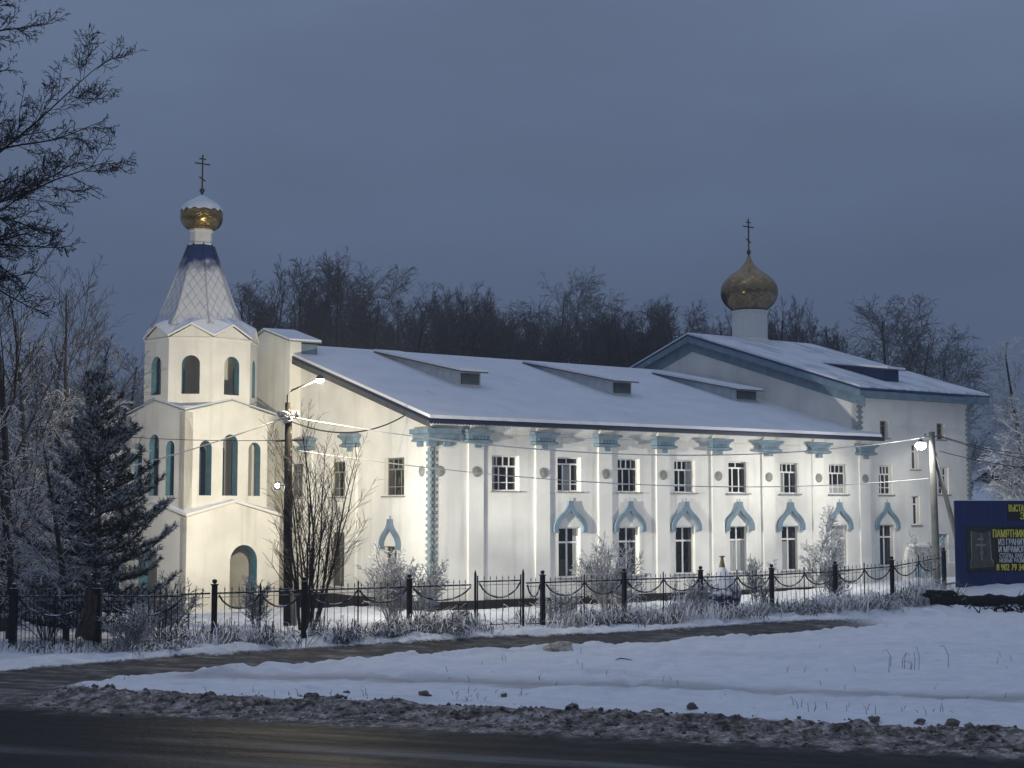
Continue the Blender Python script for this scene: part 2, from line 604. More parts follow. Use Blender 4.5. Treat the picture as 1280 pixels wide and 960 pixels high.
def tent_mat():
    """blue shingle tent: powdered with snow low down, bare blue near the tip"""
    m = bpy.data.materials.new('snowy_blue_shingles')
    m.use_nodes = True
    n, l = m.node_tree.nodes, m.node_tree.links
    p = n['Principled BSDF']
    p.inputs['Roughness'].default_value = 0.6
    uv = n.new('ShaderNodeTexCoord')
    sp = n.new('ShaderNodeSeparateXYZ')
    l.new(uv.outputs['UV'], sp.inputs[0])

    def math_(op, a, b=None):
        q = n.new('ShaderNodeMath')
        q.operation = op
        for i, s in enumerate((a, b)):
            if s is None: continue
            if isinstance(s, (int, float)): q.inputs[i].default_value = s
            else: l.new(s, q.inputs[i])
        return q.outputs[0]
    u_, v_ = math_('MULTIPLY', sp.outputs[0], 2.5), math_('MULTIPLY', sp.outputs[1], 1.75)
    fa, fb = math_('FRACT', math_('ADD', u_, v_)), math_('FRACT', math_('SUBTRACT', u_, v_))
    seam = math_('MINIMUM', math_('MINIMUM', fa, math_('SUBTRACT', 1, fa)), math_('MINIMUM', fb, math_('SUBTRACT', 1, fb)))
    low = math_('MINIMUM', fa, fb)
    nz = n.new('ShaderNodeTexNoise')
    nz.inputs['Scale'].default_value = 2.2
    nz.inputs['Detail'].default_value = 6
    l.new(uv.outputs['Object'], nz.inputs['Vector'])
    so = n.new('ShaderNodeSeparateXYZ')
    l.new(uv.outputs['Object'], so.inputs[0])
    hm = n.new('ShaderNodeMapRange')      # snow cover against height
    hm.inputs['From Min'].default_value = 15.5
    hm.inputs['From Max'].default_value = 14.75
    l.new(math_('ADD', so.outputs[2], math_('MULTIPLY', math_('SUBTRACT', nz.outputs['Fac'], 0.5), 1.6)), hm.inputs['Value'])
    sm = n.new('ShaderNodeMapRange')      # the seams stay dark
    sm.inputs['From Min'].default_value = 0.02
    sm.inputs['From Max'].default_value = 0.10
    l.new(math_('ADD', seam, math_('MULTIPLY', math_('SUBTRACT', nz.outputs['Fac'], 0.5), 0.25)), sm.inputs['Value'])
    sm.inputs['To Min'].default_value = 0.62
    cov = math_('MULTIPLY', math_('MULTIPLY', hm.outputs[0], sm.outputs[0]), 0.93)
    mx = n.new('ShaderNodeMixRGB')
    mx.inputs[1].default_value = (0.009, 0.028, 0.115, 1)
    mx.inputs[2].default_value = (0.70, 0.71, 0.72, 1)
    l.new(cov, mx.inputs[0])
    l.new(mx.outputs[0], p.inputs['Base Color'])
    bp = n.new('ShaderNodeBump')
    bp.inputs['Strength'].default_value = 0.5
    bp.inputs['Distance'].default_value = 0.04
    l.new(low, bp.inputs['Height'])
    l.new(bp.outputs[0], p.inputs['Normal'])
    return m


M['tent'] = tent_mat()

# ------------------------------------------------------------------ the lie of the land
YAW = R(35.1)
U = np.array([math.cos(YAW), math.sin(YAW)])
V = np.array([-math.sin(YAW), math.cos(YAW)])
O = np.array([-3.23, 60.0])


def seg_dist(x, y, pts):
    best = np.full(np.shape(x), 1e9)
    for (x0, y0), (x1, y1) in zip(pts[:-1], pts[1:]):
        dx, dy = x1 - x0, y1 - y0
        t = np.clip(((x - x0) * dx + (y - y0) * dy) / (dx * dx + dy * dy), 0, 1)
        best = np.minimum(best, np.hypot(x - x0 - t * dx, y - y0 - t * dy))
    return best


TRACK = [(-40, 24.5), (-22, 31.0), (-16.5, 33.3), (-12.2, 36.2), (-8.4, 39.9), (-4.4, 43.5), (0.6, 46.6), (5.9, 49.5), (10, 53.0), (14, 55.4), (20, 57.5), (34, 60), (60, 64)]
PATH = [(-7.5, 36.6), (-4.2, 36.4), (3, 34.6), (10.8, 32.2), (24, 28)]
RC, RS = math.cos(math.atan(-0.344)), math.sin(math.atan(-0.344))


def road_s(x, y): return (y - (28.1 - 0.344 * x)) * RC


_fr = random.Random(21)
FEET = [(2.2 + .10 * k + .14 * (k % 2) + _fr.uniform(-.06, .06), 33.2 + .36 * k + _fr.uniform(-.05, .05)) for k in range(33)]
FEET += [(13.5 - .42 * k + _fr.uniform(-.08, .08), 38.5 + .16 * k + .2 * (k % 2) + _fr.uniform(-.05, .05)) for k in range(26)]


def base_h(x, y):
    tu = (x - O[0]) * U[0] + (y - O[1]) * U[1]
    tv = (x - O[0]) * V[0] + (y - O[1]) * V[1]
    h = 0.60 * sstep(10, 32, tu)
    h = h - 0.38 * sstep(3, 9, tv) * (1 - sstep(0, 6, tu))
    h = h + 0.42 * np.exp(-(((x - 21.5) / 4.0) ** 2 + ((y - 66) / 3.0) ** 2))       # rise under the billboard
    h = h + 0.50 * np.exp(-(((x - 19.5) / 4.2) ** 2 + ((y - 49.0) / 3.4) ** 2))     # heap on the right of the field
    return h


def ground_all(x, y):
    x, y = np.asarray(x, float), np.asarray(y, float)
    s = road_s(x, y)
    h = base_h(x, y)
    dt = seg_dist(x, y, TRACK)
    dp = seg_dist(x, y, PATH)
    n1 = fbm(x * 0.35, y * 0.35, 3, 4)
    n2 = fbm(x * 1.3, y * 1.3, 11, 4)
    n3 = fbm(x * 4.2, y * 4.2, 21, 3)
    opening = sstep(-8.6, -10.8, x + 0.5 * (n2 - 0.5))                    # where the track meets the road
    tw = 2.05 + 0.6 * (n1 - 0.5)
    track = 1 - sstep(tw - 0.35, tw + 0.45, dt + 0.8 * (n2 - 0.5) + .7 * (n3 - .5))
    road = 1 - sstep(-0.25, 0.25, s + 0.5 * (n2 - 0.5))
    fld = sstep(1.0, 3.3, s)
    # snow layer 0.14 m, lumps, drifts
    lay = fld * (0.13 + 0.18 * (n1 - 0.5) + 0.16 * (n2 - 0.5) + 0.09 * (n3 - 0.5))
    lay = lay * (1 - 0.9 * track)
    verge = np.exp(-((dt - tw - 0.75) / 0.45) ** 2) * fld
    lay = lay + verge * (0.04 + 0.16 * (n2 - 0.45) + .14 * (n3 - .5))
    lay = lay - (.05 * np.exp(-(dp / .8) ** 2) + .05 * np.exp(-(dp / .7) ** 2) * (n3 - .5)) * fld * (.6 + .8 * n2)
    for fx, fy in FEET: lay = lay - .07 * np.exp(-(((x - fx) / .16) ** 2 + ((y - fy) / .24) ** 2)) * fld if np.size(x) > 5000 else lay
    foot = sstep(.66, .76, vnoise(x * 2.1 + 3 * n1, y * 1.4, 55)) * sstep(.45, .6, n1)
    lay = lay - 0.05 * foot * fld
    # ruts in the track
    lay = lay - 0.03 * track * (np.exp(-((dt - 0.75) / 0.25) ** 2)) + 0.02 * track * (n3 - 0.5)
    # ploughed bank along the road
    prof = np.exp(-((s - 1.45) / 0.75) ** 2)
    n4 = 1 - np.abs(2 * fbm(x * 5.0, y * 5.0, 71, 3) - 1)
    ridge = 1 - np.abs(2 * fbm(x * 2.0, y * 2.0, 33, 4) - 1)
    bank = prof * (0.19 + 0.26 * (ridge - 0.6) + 0.28 * (n2 - 0.5) + 0.22 * (n3 - 0.5) + 0.16 * (n4 - .6)) * (1 - opening)
    bank = np.maximum(bank, 0) * (0.66 + 0.6 * (n1 - 0.5))
    # rank grass tussocks under the snow before the fence
    lay = lay * (1 - 0.85 * opening * (1 - sstep(4, 8, s)))
    z = h + lay + bank - 0.03 * road
    dirt = np.maximum(track, opening * (1 - sstep(2.5, 6.5, s)) * 0.9)
    dirt = np.maximum(dirt, 0.95 * (1 - sstep(0.15, 0.7, s + 0.9 * (n2 - 0.5))))
    slush = (.45 * sstep(-1.3, -.1, s + .5 * (n2 - .5)) + .55 * sstep(-0.1, 0.6, s + .8 * (n2 - .5))) * (1 - sstep(1.6, 2.6, s + 1.1 * (n2 - 0.5) + .5 * (n3 - .5))) * (1 - .6 * opening)
    right_snow = sstep(10.0, 15.0, x) * sstep(40, 46, y)                     # the track fades under snow to the right
    dirt = dirt * (1 - 0.75 * right_snow)
    pth = np.exp(-((dp + .5 * (n2 - .5)) / .72) ** 2) * fld
    global _SLUSH
    _SLUSH = slush
    return z, road, dirt, pth, s, dt


def gz(x, y): return float(ground_all(np.array([x]), np.array([y]))[0][0])


def graded(a, b, fine, lo, hi):
    mid = list(np.arange(a, b + 1e-6, fine))
    left, right, st = [], [], fine
    p = a
    while p > lo:
        st *= 1.35
        p -= st
        left.append(p)
    st, p = fine, b
    while p < hi:
        st *= 1.35
        p += st
        right.append(p)
    return np.array(left[::-1] + mid + right)


def ground_mat():
    m = bpy.data.materials.new('snow_dirt_and_wet_asphalt')
    m.use_nodes = True
    n, l = m.node_tree.nodes, m.node_tree.links
    p = n['Principled BSDF']
    at_ = n.new('ShaderNodeVertexColor')
    at_.layer_name = 'mask'
    sep = n.new('ShaderNodeSeparateColor')
    l.new(at_.outputs['Color'], sep.inputs[0])
    tc = n.new('ShaderNodeTexCoord')
    rot = n.new('ShaderNodeMapping')
    rot.inputs['Rotation'].default_value = (0, 0, math.atan(0.344))
    l.new(tc.outputs['Object'], rot.inputs[0])

    def math_(op, a, b=None, c=None):
        q = n.new('ShaderNodeMath')
        q.operation = op
        for i, s in enumerate((a, b, c)):
            if s is None: continue
            if isinstance(s, (int, float)): q.inputs[i].default_value = s
            else: l.new(s, q.inputs[i])
        return q.outputs[0]

    def noise(scale, det=5, vec=None, stretch=None, rough=0.55):
        q = n.new('ShaderNodeTexNoise')
        q.inputs['Scale'].default_value = scale
        q.inputs['Detail'].default_value = det
        q.inputs['Roughness'].default_value = rough
        s = vec or tc.outputs['Object']
        if stretch:
            mp = n.new('ShaderNodeMapping')
            mp.inputs['Scale'].default_value = stretch
            l.new(s, mp.inputs[0])
            s = mp.outputs[0]
        l.new(s, q.inputs['Vector'])
        return q.outputs['Fac']

    def rng(v, a, b, lo=0.0, hi=1.0):
        q = n.new('ShaderNodeMapRange')
        q.inputs['From Min'].default_value = a
        q.inputs['From Max'].default_value = b
        q.inputs['To Min'].default_value = lo
        q.inputs['To Max'].default_value = hi
        l.new(v, q.inputs['Value'])
        return q.outputs[0]

    def mix(f, a, b):
        q = n.new('ShaderNodeMixRGB')
        if isinstance(f, float): q.inputs[0].default_value = f
        else: l.new(f, q.inputs[0])
        for i, s in ((1, a), (2, b)):
            if isinstance(s, tuple): q.inputs[i].default_value = (*s, 1)
            else: l.new(s, q.inputs[i])
        return q.outputs[0]
    nf, nm, nb = noise(9.0, 6), noise(2.2, 6), noise(0.5, 5)
    nrun = noise(1.0, 7, rot.outputs[0], (0.25, 2.2, 1))
    snow = mix(rng(nm, 0.3, 0.7), (0.74, 0.76, 0.80), (0.84, 0.86, 0.90))
    path = mix(nf, (0.33, 0.33, 0.34), (0.46, 0.46, 0.47))
    snow = mix(math_('MULTIPLY', sep.outputs[2], rng(nrun, 0.25, 0.7, 0.6, 1.0)), snow, path)
    trod = math_('MULTIPLY', rng(noise(1.0, 8, rot.outputs[0], (0.16, 0.9, 1), .65), 0.52, 0.72), rng(noise(0.22, 3), .40, .60))
    snow = mix(math_('MULTIPLY', trod, .55), snow, (0.47, 0.465, 0.47))
    litter = math_('MULTIPLY', rng(noise(11.0, 3), 0.66, 0.71), 0.75)
    snow = mix(math_('MULTIPLY', litter, rng(nb, 0.45, 0.62)), snow, (0.16, 0.14, 0.11))
    dcol = mix(nm, (0.034, 0.031, 0.030), (0.105, 0.096, 0.090))
    dcol = mix(math_('MULTIPLY', rng(math_('ADD', math_('MULTIPLY', nrun, .6), math_('MULTIPLY', noise(1.7, 8, None, None, .7), .4)), 0.50, 0.64), 0.7), dcol, (0.38, 0.365, 0.35))
    dfac = rng(math_('ADD', sep.outputs[1], math_('MULTIPLY', math_('SUBTRACT', nf, 0.5), 0.9)), 0.38, 0.72)
    col = mix(dfac, snow, dcol)
    a2 = n.new('ShaderNodeVertexColor')
    a2.layer_name = 'slush'
    s2 = n.new('ShaderNodeSeparateColor')
    l.new(a2.outputs['Color'], s2.inputs[0])
    nc, nd = noise(2.6, 9, None, None, .72), noise(12.0, 5, None, None, .65)
    scol = mix(rng(nc, .38, .60), (0.040, 0.031, 0.025), (0.31, 0.265, 0.235))
    scol = mix(rng(math_('ADD', math_('MULTIPLY', nd, .6), math_('MULTIPLY', nc, .5)), .56, .70), scol, (0.60, 0.57, 0.56))
    scol = mix(rng(math_('ADD', nc, math_('MULTIPLY', s2.outputs[1], .9)), .75, 1.05), scol, (0.66, 0.64, 0.64))
    sfac = rng(math_('ADD', s2.outputs[0], math_('MULTIPLY', math_('SUBTRACT', nc, 0.5), 1.3)), .3, .62)
    col = mix(sfac, col, scol)
    # asphalt: damp, with dirty run of slush and refrozen streaks in the wheel tracks, their glint painted in as pale colour
    acol = mix(nrun, (0.007, 0.008, 0.009), (0.019, 0.019, 0.018))
    acol = mix(rng(nf, 0.55, 0.8, 0, 0.5), acol, (0.045, 0.041, 0.037))
    ice_glint = math_('MULTIPLY', at_.outputs['Alpha'], rng(nrun, 0.36, 0.62))
    acol = mix(math_('MULTIPLY', ice_glint, 0.75), acol, (0.30, 0.31, 0.32))
    rfac = rng(math_('SUBTRACT', math_('ADD', sep.outputs[0], math_('MULTIPLY', math_('SUBTRACT', nm, 0.5), 0.7)), math_('MULTIPLY', s2.outputs[0], .62)), 0.30, 0.85)
    col = mix(rfac, col, acol)
    l.new(col, p.inputs['Base Color'])
    dry = mix(dfac, (0.95, 0.95, 0.95), (0.75, 0.75, 0.75))
    wet = mix(rng(nrun, 0.3, 0.7), (0.52, 0.52, 0.52), (0.72, 0.72, 0.72))
    dry = mix(sfac, dry, (0.9, 0.9, 0.9))
    l.new(mix(rfac, dry, wet), p.inputs['Roughness'])
    p.inputs['Specular IOR Level'].default_value = 0.10
    bp = n.new('ShaderNodeBump')
    bp.inputs['Strength'].default_value = 0.6
    bp.inputs['Distance'].default_value = 0.07
    l.new(math_('ADD', nm, math_('MULTIPLY', nf, 0.5)), bp.inputs['Height'])
    l.new(bp.outputs[0], p.inputs['Normal'])
    return m


M['ground'] = ground_mat()

gx = graded(-15.5, 24, 0.125, -230, 230)
gy = np.concatenate([np.arange(22, 34, 0.085), graded(34, 64, 0.16, 33.9, 300)[1:]])
gy = np.concatenate([graded(22, 22.1, 0.15, -120, 22.05)[:-2], gy])
gy = np.unique(np.round(gy, 4))
XX, YY = np.meshgrid(gx, gy)
Z, ROADM, DIRT, PTH, SS, DT = ground_all(XX, YY)
SLUSH = _SLUSH.copy()
far = np.maximum(np.abs(XX) - 120, YY - 160)
Z = Z + np.where(far > 0, far * 0.01, 0)
rs_x = (XX * RC + (YY - 28.1) * RS)
ICE_GLINT = np.exp(-((SS + 2.75 + 0.25 * (fbm(XX * 0.6, YY * 0.6, 5) - 0.5)) / 0.26) ** 2) * sstep(-7.5, -4.5, XX) * (1 - 0.75 * sstep(0.5, 3.5, XX))  # streak of ice on the road, with its reflected glint painted into the colour
ICE_GLINT = np.maximum(ICE_GLINT, 0.45 * np.exp(-((SS + 4.6) / 0.35) ** 2))
ROADM = ROADM * (SS > -11)
ny, nx = XX.shape
verts = np.stack([XX.ravel(), YY.ravel(), Z.ravel()], 1)
idx = np.arange(nx * ny).reshape(ny, nx)
faces = np.stack([idx[:-1, :-1].ravel(), idx[:-1, 1:].ravel(), idx[1:, 1:].ravel(), idx[1:, :-1].ravel()], 1)
maskv = np.stack([ROADM.ravel(), DIRT.ravel(), PTH.ravel(), ICE_GLINT.ravel()], 1)
RIM = sstep(1.0, 2.6, SS + .8 * (fbm(XX * 1.5, YY * 1.5, 87, 3) - .5)) * sstep(-6, 14, XX + 8 * (fbm(XX * .3, YY * .3, 88, 2) - .5))
maskw = np.stack([SLUSH.ravel(), RIM.ravel(), 0 * SLUSH.ravel(), 1 + 0 * SLUSH.ravel()], 1)
fs_, fdt = SS.ravel()[faces].mean(1), DT.ravel()[faces].mean(1)
fx_ = XX.ravel()[faces].mean(1)
is_road = (fs_ < 0.05) & (fs_ > -11)
is_track = (~is_road) & (fdt < 2.0) & (fs_ > 0)
is_bank = (~is_road) & (~is_track) & (fs_ < 2.6) & (fs_ > 0) & (fx_ > -10.5)
is_gr = ~(is_road | is_track | is_bank)


def ground_piece(name, sel):
    f = faces[sel]
    used, inv = np.unique(f, return_inverse=True)
    me = np_mesh(name, verts[used], inv.reshape(f.shape), M['ground'])
    ca = me.color_attributes.new('mask', 'FLOAT_COLOR', 'POINT')
    ca.data.foreach_set('color', maskv[used].astype(np.float32).ravel())
    cb = me.color_attributes.new('slush', 'FLOAT_COLOR', 'POINT')
    cb.data.foreach_set('color', maskw[used].astype(np.float32).ravel())
    return tag(link(name, me), kind='structure')


ground_piece('ground', is_gr)
ground_piece('road', is_road)
ground_piece('side_track', is_track)
ground_piece('snow_bank', is_bank)

# ------------------------------------------------------------------ dusk haze
hm = bpy.data.materials.new('dusk_haze')
hm.use_nodes = True
hn = hm.node_tree.nodes
hn.remove(hn['Principled BSDF'])
hv = hn.new('ShaderNodeVolumePrincipled')
hv.inputs['Color'].default_value = (0.82, 0.86, 0.92, 1)
hv.inputs['Density'].default_value = 0.0012
hv.inputs['Anisotropy'].default_value = 0.1
hm.node_tree.links.new(hv.outputs[0], hn['Material Output'].inputs['Volume'])
hb = MB()
hb.box((-420, -260, -3.5), (420, 520, 26.0))
tag(hb.build('haze', hm), kind='stuff')

# ------------------------------------------------------------------ the church
church = empty('church', (O[0], O[1], 0), YAW)
tag(church, 'long white church with pale blue trim, snowy roofs, bell tower and two golden onion domes', 'church')
QX = 24.66          # west wall of the taller block
BX = 33.15          # its east end
EAVE_Z, RIDGE_Y, RIDGE_Z = 7.72, 13.78, 11.75
SLOPE = (RIDGE_Z - 7.58) / (RIDGE_Y + 0.6)


def zroof(y): return RIDGE_Z - SLOPE * (RIDGE_Y - y)


PIL = [2.13, 5.46, 8.78, 12.02, 15.31, 18.48, 21.77, 25.01]
WX = [3.63, 6.9, 10.14, 13.37, 16.63, 19.92, 23.2, 26.6]

# --- window kinds: local x along the wall, +y into the wall, z up from the sill
_wcache = {}


def bars(kind, w, h):
    mb = MB()
    t = 0.055
    d0, d1 = 0.0, 0.07

    def bx(x0, z0, x1, z1, dd=0.0): mb.box((x0, d0 + dd, z0), (x1, d1 - dd, z1))
    bx(-w / 2, 0, -w / 2 + t, h); bx(w / 2 - t, 0, w / 2, h)
    bx(-w / 2 + t, 0, w / 2 - t, t); bx(-w / 2 + t, h - t, w / 2 - t, h)
    xi0, xi1 = -w / 2 + t, w / 2 - t

    def vb(x, z0, z1, tt=0.05): bx(x - tt / 2, z0, x + tt / 2, z1, 0.006)

    def hb(z, x0=xi0, x1=xi1, tt=0.05): bx(x0, z - tt / 2, x1, z + tt / 2, 0.003)
    if kind == 'grid':
        zt = h * 0.70
        hb(zt, tt=0.07)
        for f in (0.25, 0.5, 0.75): vb(xi0 + (xi1 - xi0) * f, zt + .035, h - t)
        for f in (1 / 3, 2 / 3): vb(xi0 + (xi1 - xi0) * f, t, zt - .035)
        hb(h * 0.24, tt=0.04)
    elif kind == 'wide':
        zt = h * 0.80
        hb(zt, tt=0.07)
        vb(0, zt + .035, h - t)
        for f in (0.32, 0.68): vb(xi0 + (xi1 - xi0) * f, t, zt - .035, 0.065)
        hb(h * 0.22, tt=0.035)
    elif kind == 'cross':
        zt = h * 0.70
        hb(zt, tt=0.08)
        vb(0, t, zt - .04, 0.08)
        vb(0, zt + .04, h - t, 0.08)
    elif kind == 'pair':
        vb(0, t, h - t, 0.06)
        hb(h * 0.72, tt=0.05)
    elif kind == 'tall':
        hb(h * 0.74, tt=0.05)
        vb(0, t, h * .74 - .025, 0.05)
        hb(h * 0.36, tt=0.035)
    return mb


def window(parent, plane, c, z0, z1, w, kind, frame='white_frame', depth=0.2, curtain=None, loc=None, rz=None, sill=True):
    h = z1 - z0
    key = (kind, round(w, 2), round(h, 2), frame)
    if key not in _wcache:
        pm = MB()
        pm.box((-w / 2 + .02, 0.035, .02), (w / 2 - .02, 0.05, h - .02))
        sm = MB()
        sm.box((-w / 2 - .10, -depth - 0.09, -0.06), (w / 2 + .10, -0.01, -0.004))
        sm.box((-w / 2 - .02, -depth * .6, -0.003), (w / 2 - .1, -0.012, 0.02), 1)
        _wcache[key] = (bars(kind, w, h).mesh('window', M[frame]), pm.mesh('pane', M['glass']), sm.mesh('sill', [M['sill'], M['snow']]))
    a, b, s = _wcache[key]
    if plane == 'S': loc, rz = (c, depth, z0), 0
    elif plane == 'W': loc, rz = (depth, c, z0), -PI / 2
    o = link('window', a, parent, loc, rz)
    link('pane', b, o)
    if sill: link('sill', s, o)
    if curtain:
        x0, x1, za, zb = curtain
        mb = MB()
        k = 24
        pts = [(x0 * w / 2 + (x1 - x0) * w / 2 * i / k, 0.022 + 0.006 * math.sin(i * 1.9)) for i in range(k + 1)]
        vs = [(x, y, za * h + .06) for x, y in pts] + [(x, y, zb * h - .06) for x, y in pts]
        mb.add(vs, [(i, i + 1, i + k + 2, i + k + 1) for i in range(k)])
        mb.build('curtain', M['curtain'], o)
    return o


# --- south wall of hall and block, one plane, two meshes
holes_h, holes_b = [], []
for x in WX[:-1]: holes_h.append(rect(x - (.68 if x < 4 else .62), 4.86, x + (.68 if x < 4 else .62), 6.30))
for x in WX[1:-1]: holes_h.append(rect(x - .575, 1.27, x + .575, 3.36))
vs, fs, mi = outline_mesh(rect(0, -0.8, QX, 7.75), holes_h, 0.4)
mb = MB(); mb.add(vs, fs, 0)
# gable end
gw = [(2.0, 3.62, 4.66, 6.22), (6.95, 8.3, 4.66, 6.2), (6.95, 8.3, 0.76, 3.13), (2.55, 3.62, 0.9, 2.6), (10.9, 12.2, 4.66, 6.2)]
gab = [(-27.56, -0.8), (0, -0.8), (0, 7.55), (-RIDGE_Y, RIDGE_Z - .12), (-27.56, 7.55)]
vs, fs, mi = outline_mesh(gab, [rect(-b, c, -a, d) for a, b, c, d in gw], 0.4)
mb.add(vs, fs, 0, Matrix.Rotation(-PI / 2, 4, 'Z') @ Matrix.Translation((0, 0.0015, 0)))
mb.box((0.4, 27.16, -0.8), (QX, 27.56, 7.7))
mb.build('hall_wall', M['wall'], church)

bw = []
bw.append((WX[7] - .5, 4.86, WX[7] + .5, 6.30))
bw.append((WX[7] - .53, 1.35, WX[7] + .53, 3.38))
bw += [(26.25, 7.66, 26.85, 8.52), (28.48, 6.14, 29.07, 7.42), (28.50, 3.36, 29.09, 4.80), (30.53, 7.69, 31.15, 8.53), (30.52, 4.90, 31.38, 6.28), (30.40, 0.75, 31.24, 2.88)]
vs, fs, mi = outline_mesh([(QX, -0.8), (BX, -0.8), (BX, 9.98), (QX, 9.98)], [rect(*b) for b in bw], 0.4)
mb = MB(); mb.add(vs, fs, 0)
B_RY, B_RZ = 12.0, 13.75
bg = [(-24.0, 5), (0, 5), (0, 9.96), (-B_RY, B_RZ - .1), (-24.0, 9.96)]
vs, fs, mi = outline_mesh(bg, [], 0.4)
mb.add(vs, fs, 0, Matrix.Translation((QX, 0.0015, 0)) @ Matrix.Rotation(-PI / 2, 4, 'Z'))
bg2 = [(0, -0.8), (24.0, -0.8), (24.0, 9.96), (B_RY, B_RZ - .1), (0, 9.96)]
vs, fs, mi = outline_mesh(bg2, [], 0.4)
mb.add(vs, fs, 0, Matrix.Translation((BX, 0.0015, 0)) @ Matrix.Rotation(PI / 2, 4, 'Z'))
mb.box((QX + .4, 23.6, -0.8), (BX - .4, 24.0, 9.9))
mb.build('block_wall', M['wall2'], church)

# plinth
mb = MB()
mb.box((-0.09, -0.09, -0.8), (30.2, -0.002, 0.47))
mb.box((31.4, -0.09, -0.8), (BX + .09, -0.002, 0.47))
mb.box((-0.09, -0.002, -0.8), (-0.002, 27.5, 0.47))
mb.build('plinth', M['plinth'], church)

# windows of the south front
cur_up = {1: (-.36, .36, 0, .8), 3: (.3, 1, 0, .98), 5: (-1, -.3, 0, .7), 6: (-1, 1, 0, .36), 0: (-1, -.6, 0, 1)}
cur = {1: (.55, 1, 0, 1), 2: (-1, -.7, 0, 1), 4: (-1, 1, 0, .7), 5: (-1, .15, 0, .68), 6: (-1, 1, 0, 1.0)}
for i, x in enumerate(WX):
    kind = 'wide' if i in (1, 4) else 'grid'
    window(church, 'S', x, 4.86, 6.30, (1.36 if i == 0 else 1.24) if i < 7 else 1.0, kind, curtain=cur_up.get(i))
    if i:
        window(church, 'S', x, 1.27 if i < 7 else 1.35, 3.36 if i < 7 else 3.38, 1.15 if i < 7 else 1.06, 'cross', curtain=cur.get(i))
for (x0, z0, x1, z1) in bw[2:7]:
    window(church, 'S', (x0 + x1) / 2, z0, z1, x1 - x0, 'pair' if x1 - x0 < .7 else 'grid', 'brown_frame' if z0 > 7.5 else 'white_frame')
for a, b, c, d in gw:
    window(church, 'W', (a + b) / 2, c, d, b - a, 'tall' if d - c > 1.8 else 'grid', 'brown_frame')

# doors of the block
d = MB()
d.box((-.40, 0, 0), (.40, 0.06, 2.1))
for i in range(5): d.box((-.39 + i * .158, -0.012, 0.02), (-.39 + i * .158 + .146, -0.001, 2.08))
door = d.build('door', M['door_blue'], church, loc=(30.82, 0.22, 0.76))
h = MB(); h.tube([(0.28, -0.03, 0.95), (0.28, -0.07, 0.97), (0.28, -0.07, 1.1), (0.28, -0.03, 1.12)], 0.012, 6)
h.build('handle', M['lamp_body'], door)
d = MB()
d.box((-.56, -0.07, 0), (.56, -0.002, 0.98))
for i in range(6): d.box((-.54 + i * .182, -0.085, 0.03), (-.54 + i * .182 + .165, -0.071, 0.95))
d.build('hatch_door', M['door_blue'], church, loc=(29.1, -0.095, 0.52))
d = MB()
d.box((28.25, -0.55, 2.28), (29.95, -0.003, 2.34))
d.box((28.22, -0.57, 2.342), (29.98, -0.004, 2.42), 1)
d.build('canopy', [M['trim'], M['snow']], church)
d = MB()
d.prism([(27.75, 0.47), (28.35, 0.47), (28.35, 2.25), (27.98, 2.25), (27.75, 1.6)], -0.22, -0.003)
d.build('buttress', M['wall2'], church)


# pilasters, capitals, medallions
pm = MB()
pm.box((-.36, -0.09, 0.472), (.36, -0.002, 6.78))
pm.box((-.39, -0.11, 0.473), (.39, -0.0915, 0.75))
pil_me = pm.mesh('pilaster', M['wall'])
cm = MB()
prof = [(.66, 7.30), (.66, 7.20), (.58, 7.16), (.50, 7.05), (.50, 6.93), (.60, 6.88), (.60, 6.80), (.46, 6.76)]
poly = [(x, z) for x, z in prof] + [(-x, z) for x, z in reversed(prof)]
n_ = len(prof)
for (xa, za), (xb, zb) in zip(prof[:-1], prof[1:]):
    da, db = 0.10 + (xa - .36) * 1.0, 0.10 + (xb - .36) * 1.0
    cm.add([(-xa, 0, za), (-xa, -da - .05, za), (xa, -da - .05, za), (xa, 0, za), (-xb, 0, zb), (-xb, -db - .05, zb), (xb, -db - .05, zb), (xb, 0, zb)],
           [(0, 1, 5, 4), (1, 2, 6, 5), (2, 3, 7, 6)])
cm.add([(-.66, 0, 7.30), (-.66, -.45, 7.30), (.66, -.45, 7.30), (.66, 0, 7.30)], [(0, 1, 2, 3)])
cm.add([(-.46, 0, 6.76), (-.46, -.25, 6.76), (.46, -.25, 6.76), (.46, 0, 6.76)], [(0, 1, 2, 3)])
cm.box((-.15, -0.24, 6.58), (.15, -0.172, 6.755))
for i in range(5):
    cm.box((-.38 + i * .165, -.335, 6.95), (-.38 + i * .165 + .09, -.29, 7.03))
cap_me = cm.mesh('capital', M['blue'])
med = MB()
med.lathe([(0.0, .045), (.10, .045), (.13, .03), (.18, .05), (.21, .03), (.22, 0)], 24)
med_me0 = med.mesh('medallion', M['medal'], True)
med_me0.transform(Matrix.Rotation(PI / 2, 4, 'X'))
cv = MB()      # the curved bracket that carries each pilaster up into the eaves
k = 8
pts = [(-0.17 - 0.36 * (1 - math.cos(PI / 2 * i / k)), 7.302 + 0.33 * math.sin(PI / 2 * i / k)) for i in range(k + 1)]
for sx in (-.36, .36): pass
vsb = [(-.36, y, z) for y, z in pts] + [(.36, y, z) for y, z in pts]
cv.add(vsb, [(i, i + 1, i + k + 2, i + k + 1) for i in range(k)])
base_ = [(-.36, -0.002, 7.302), (-.36, -0.002, 7.62), (.36, -0.002, 7.302), (.36, -0.002, 7.62)]
b0 = len(cv.v)
cv.v += base_
cv.f += [tuple([b0] + list(range(0, k + 1)) + [b0 + 1]), tuple([b0 + 2] + list(range(k + 1, 2 * k + 2)) + [b0 + 3])]
cv.m += [0, 0]
brk_me = cv.mesh('eaves_bracket', M['wall'])
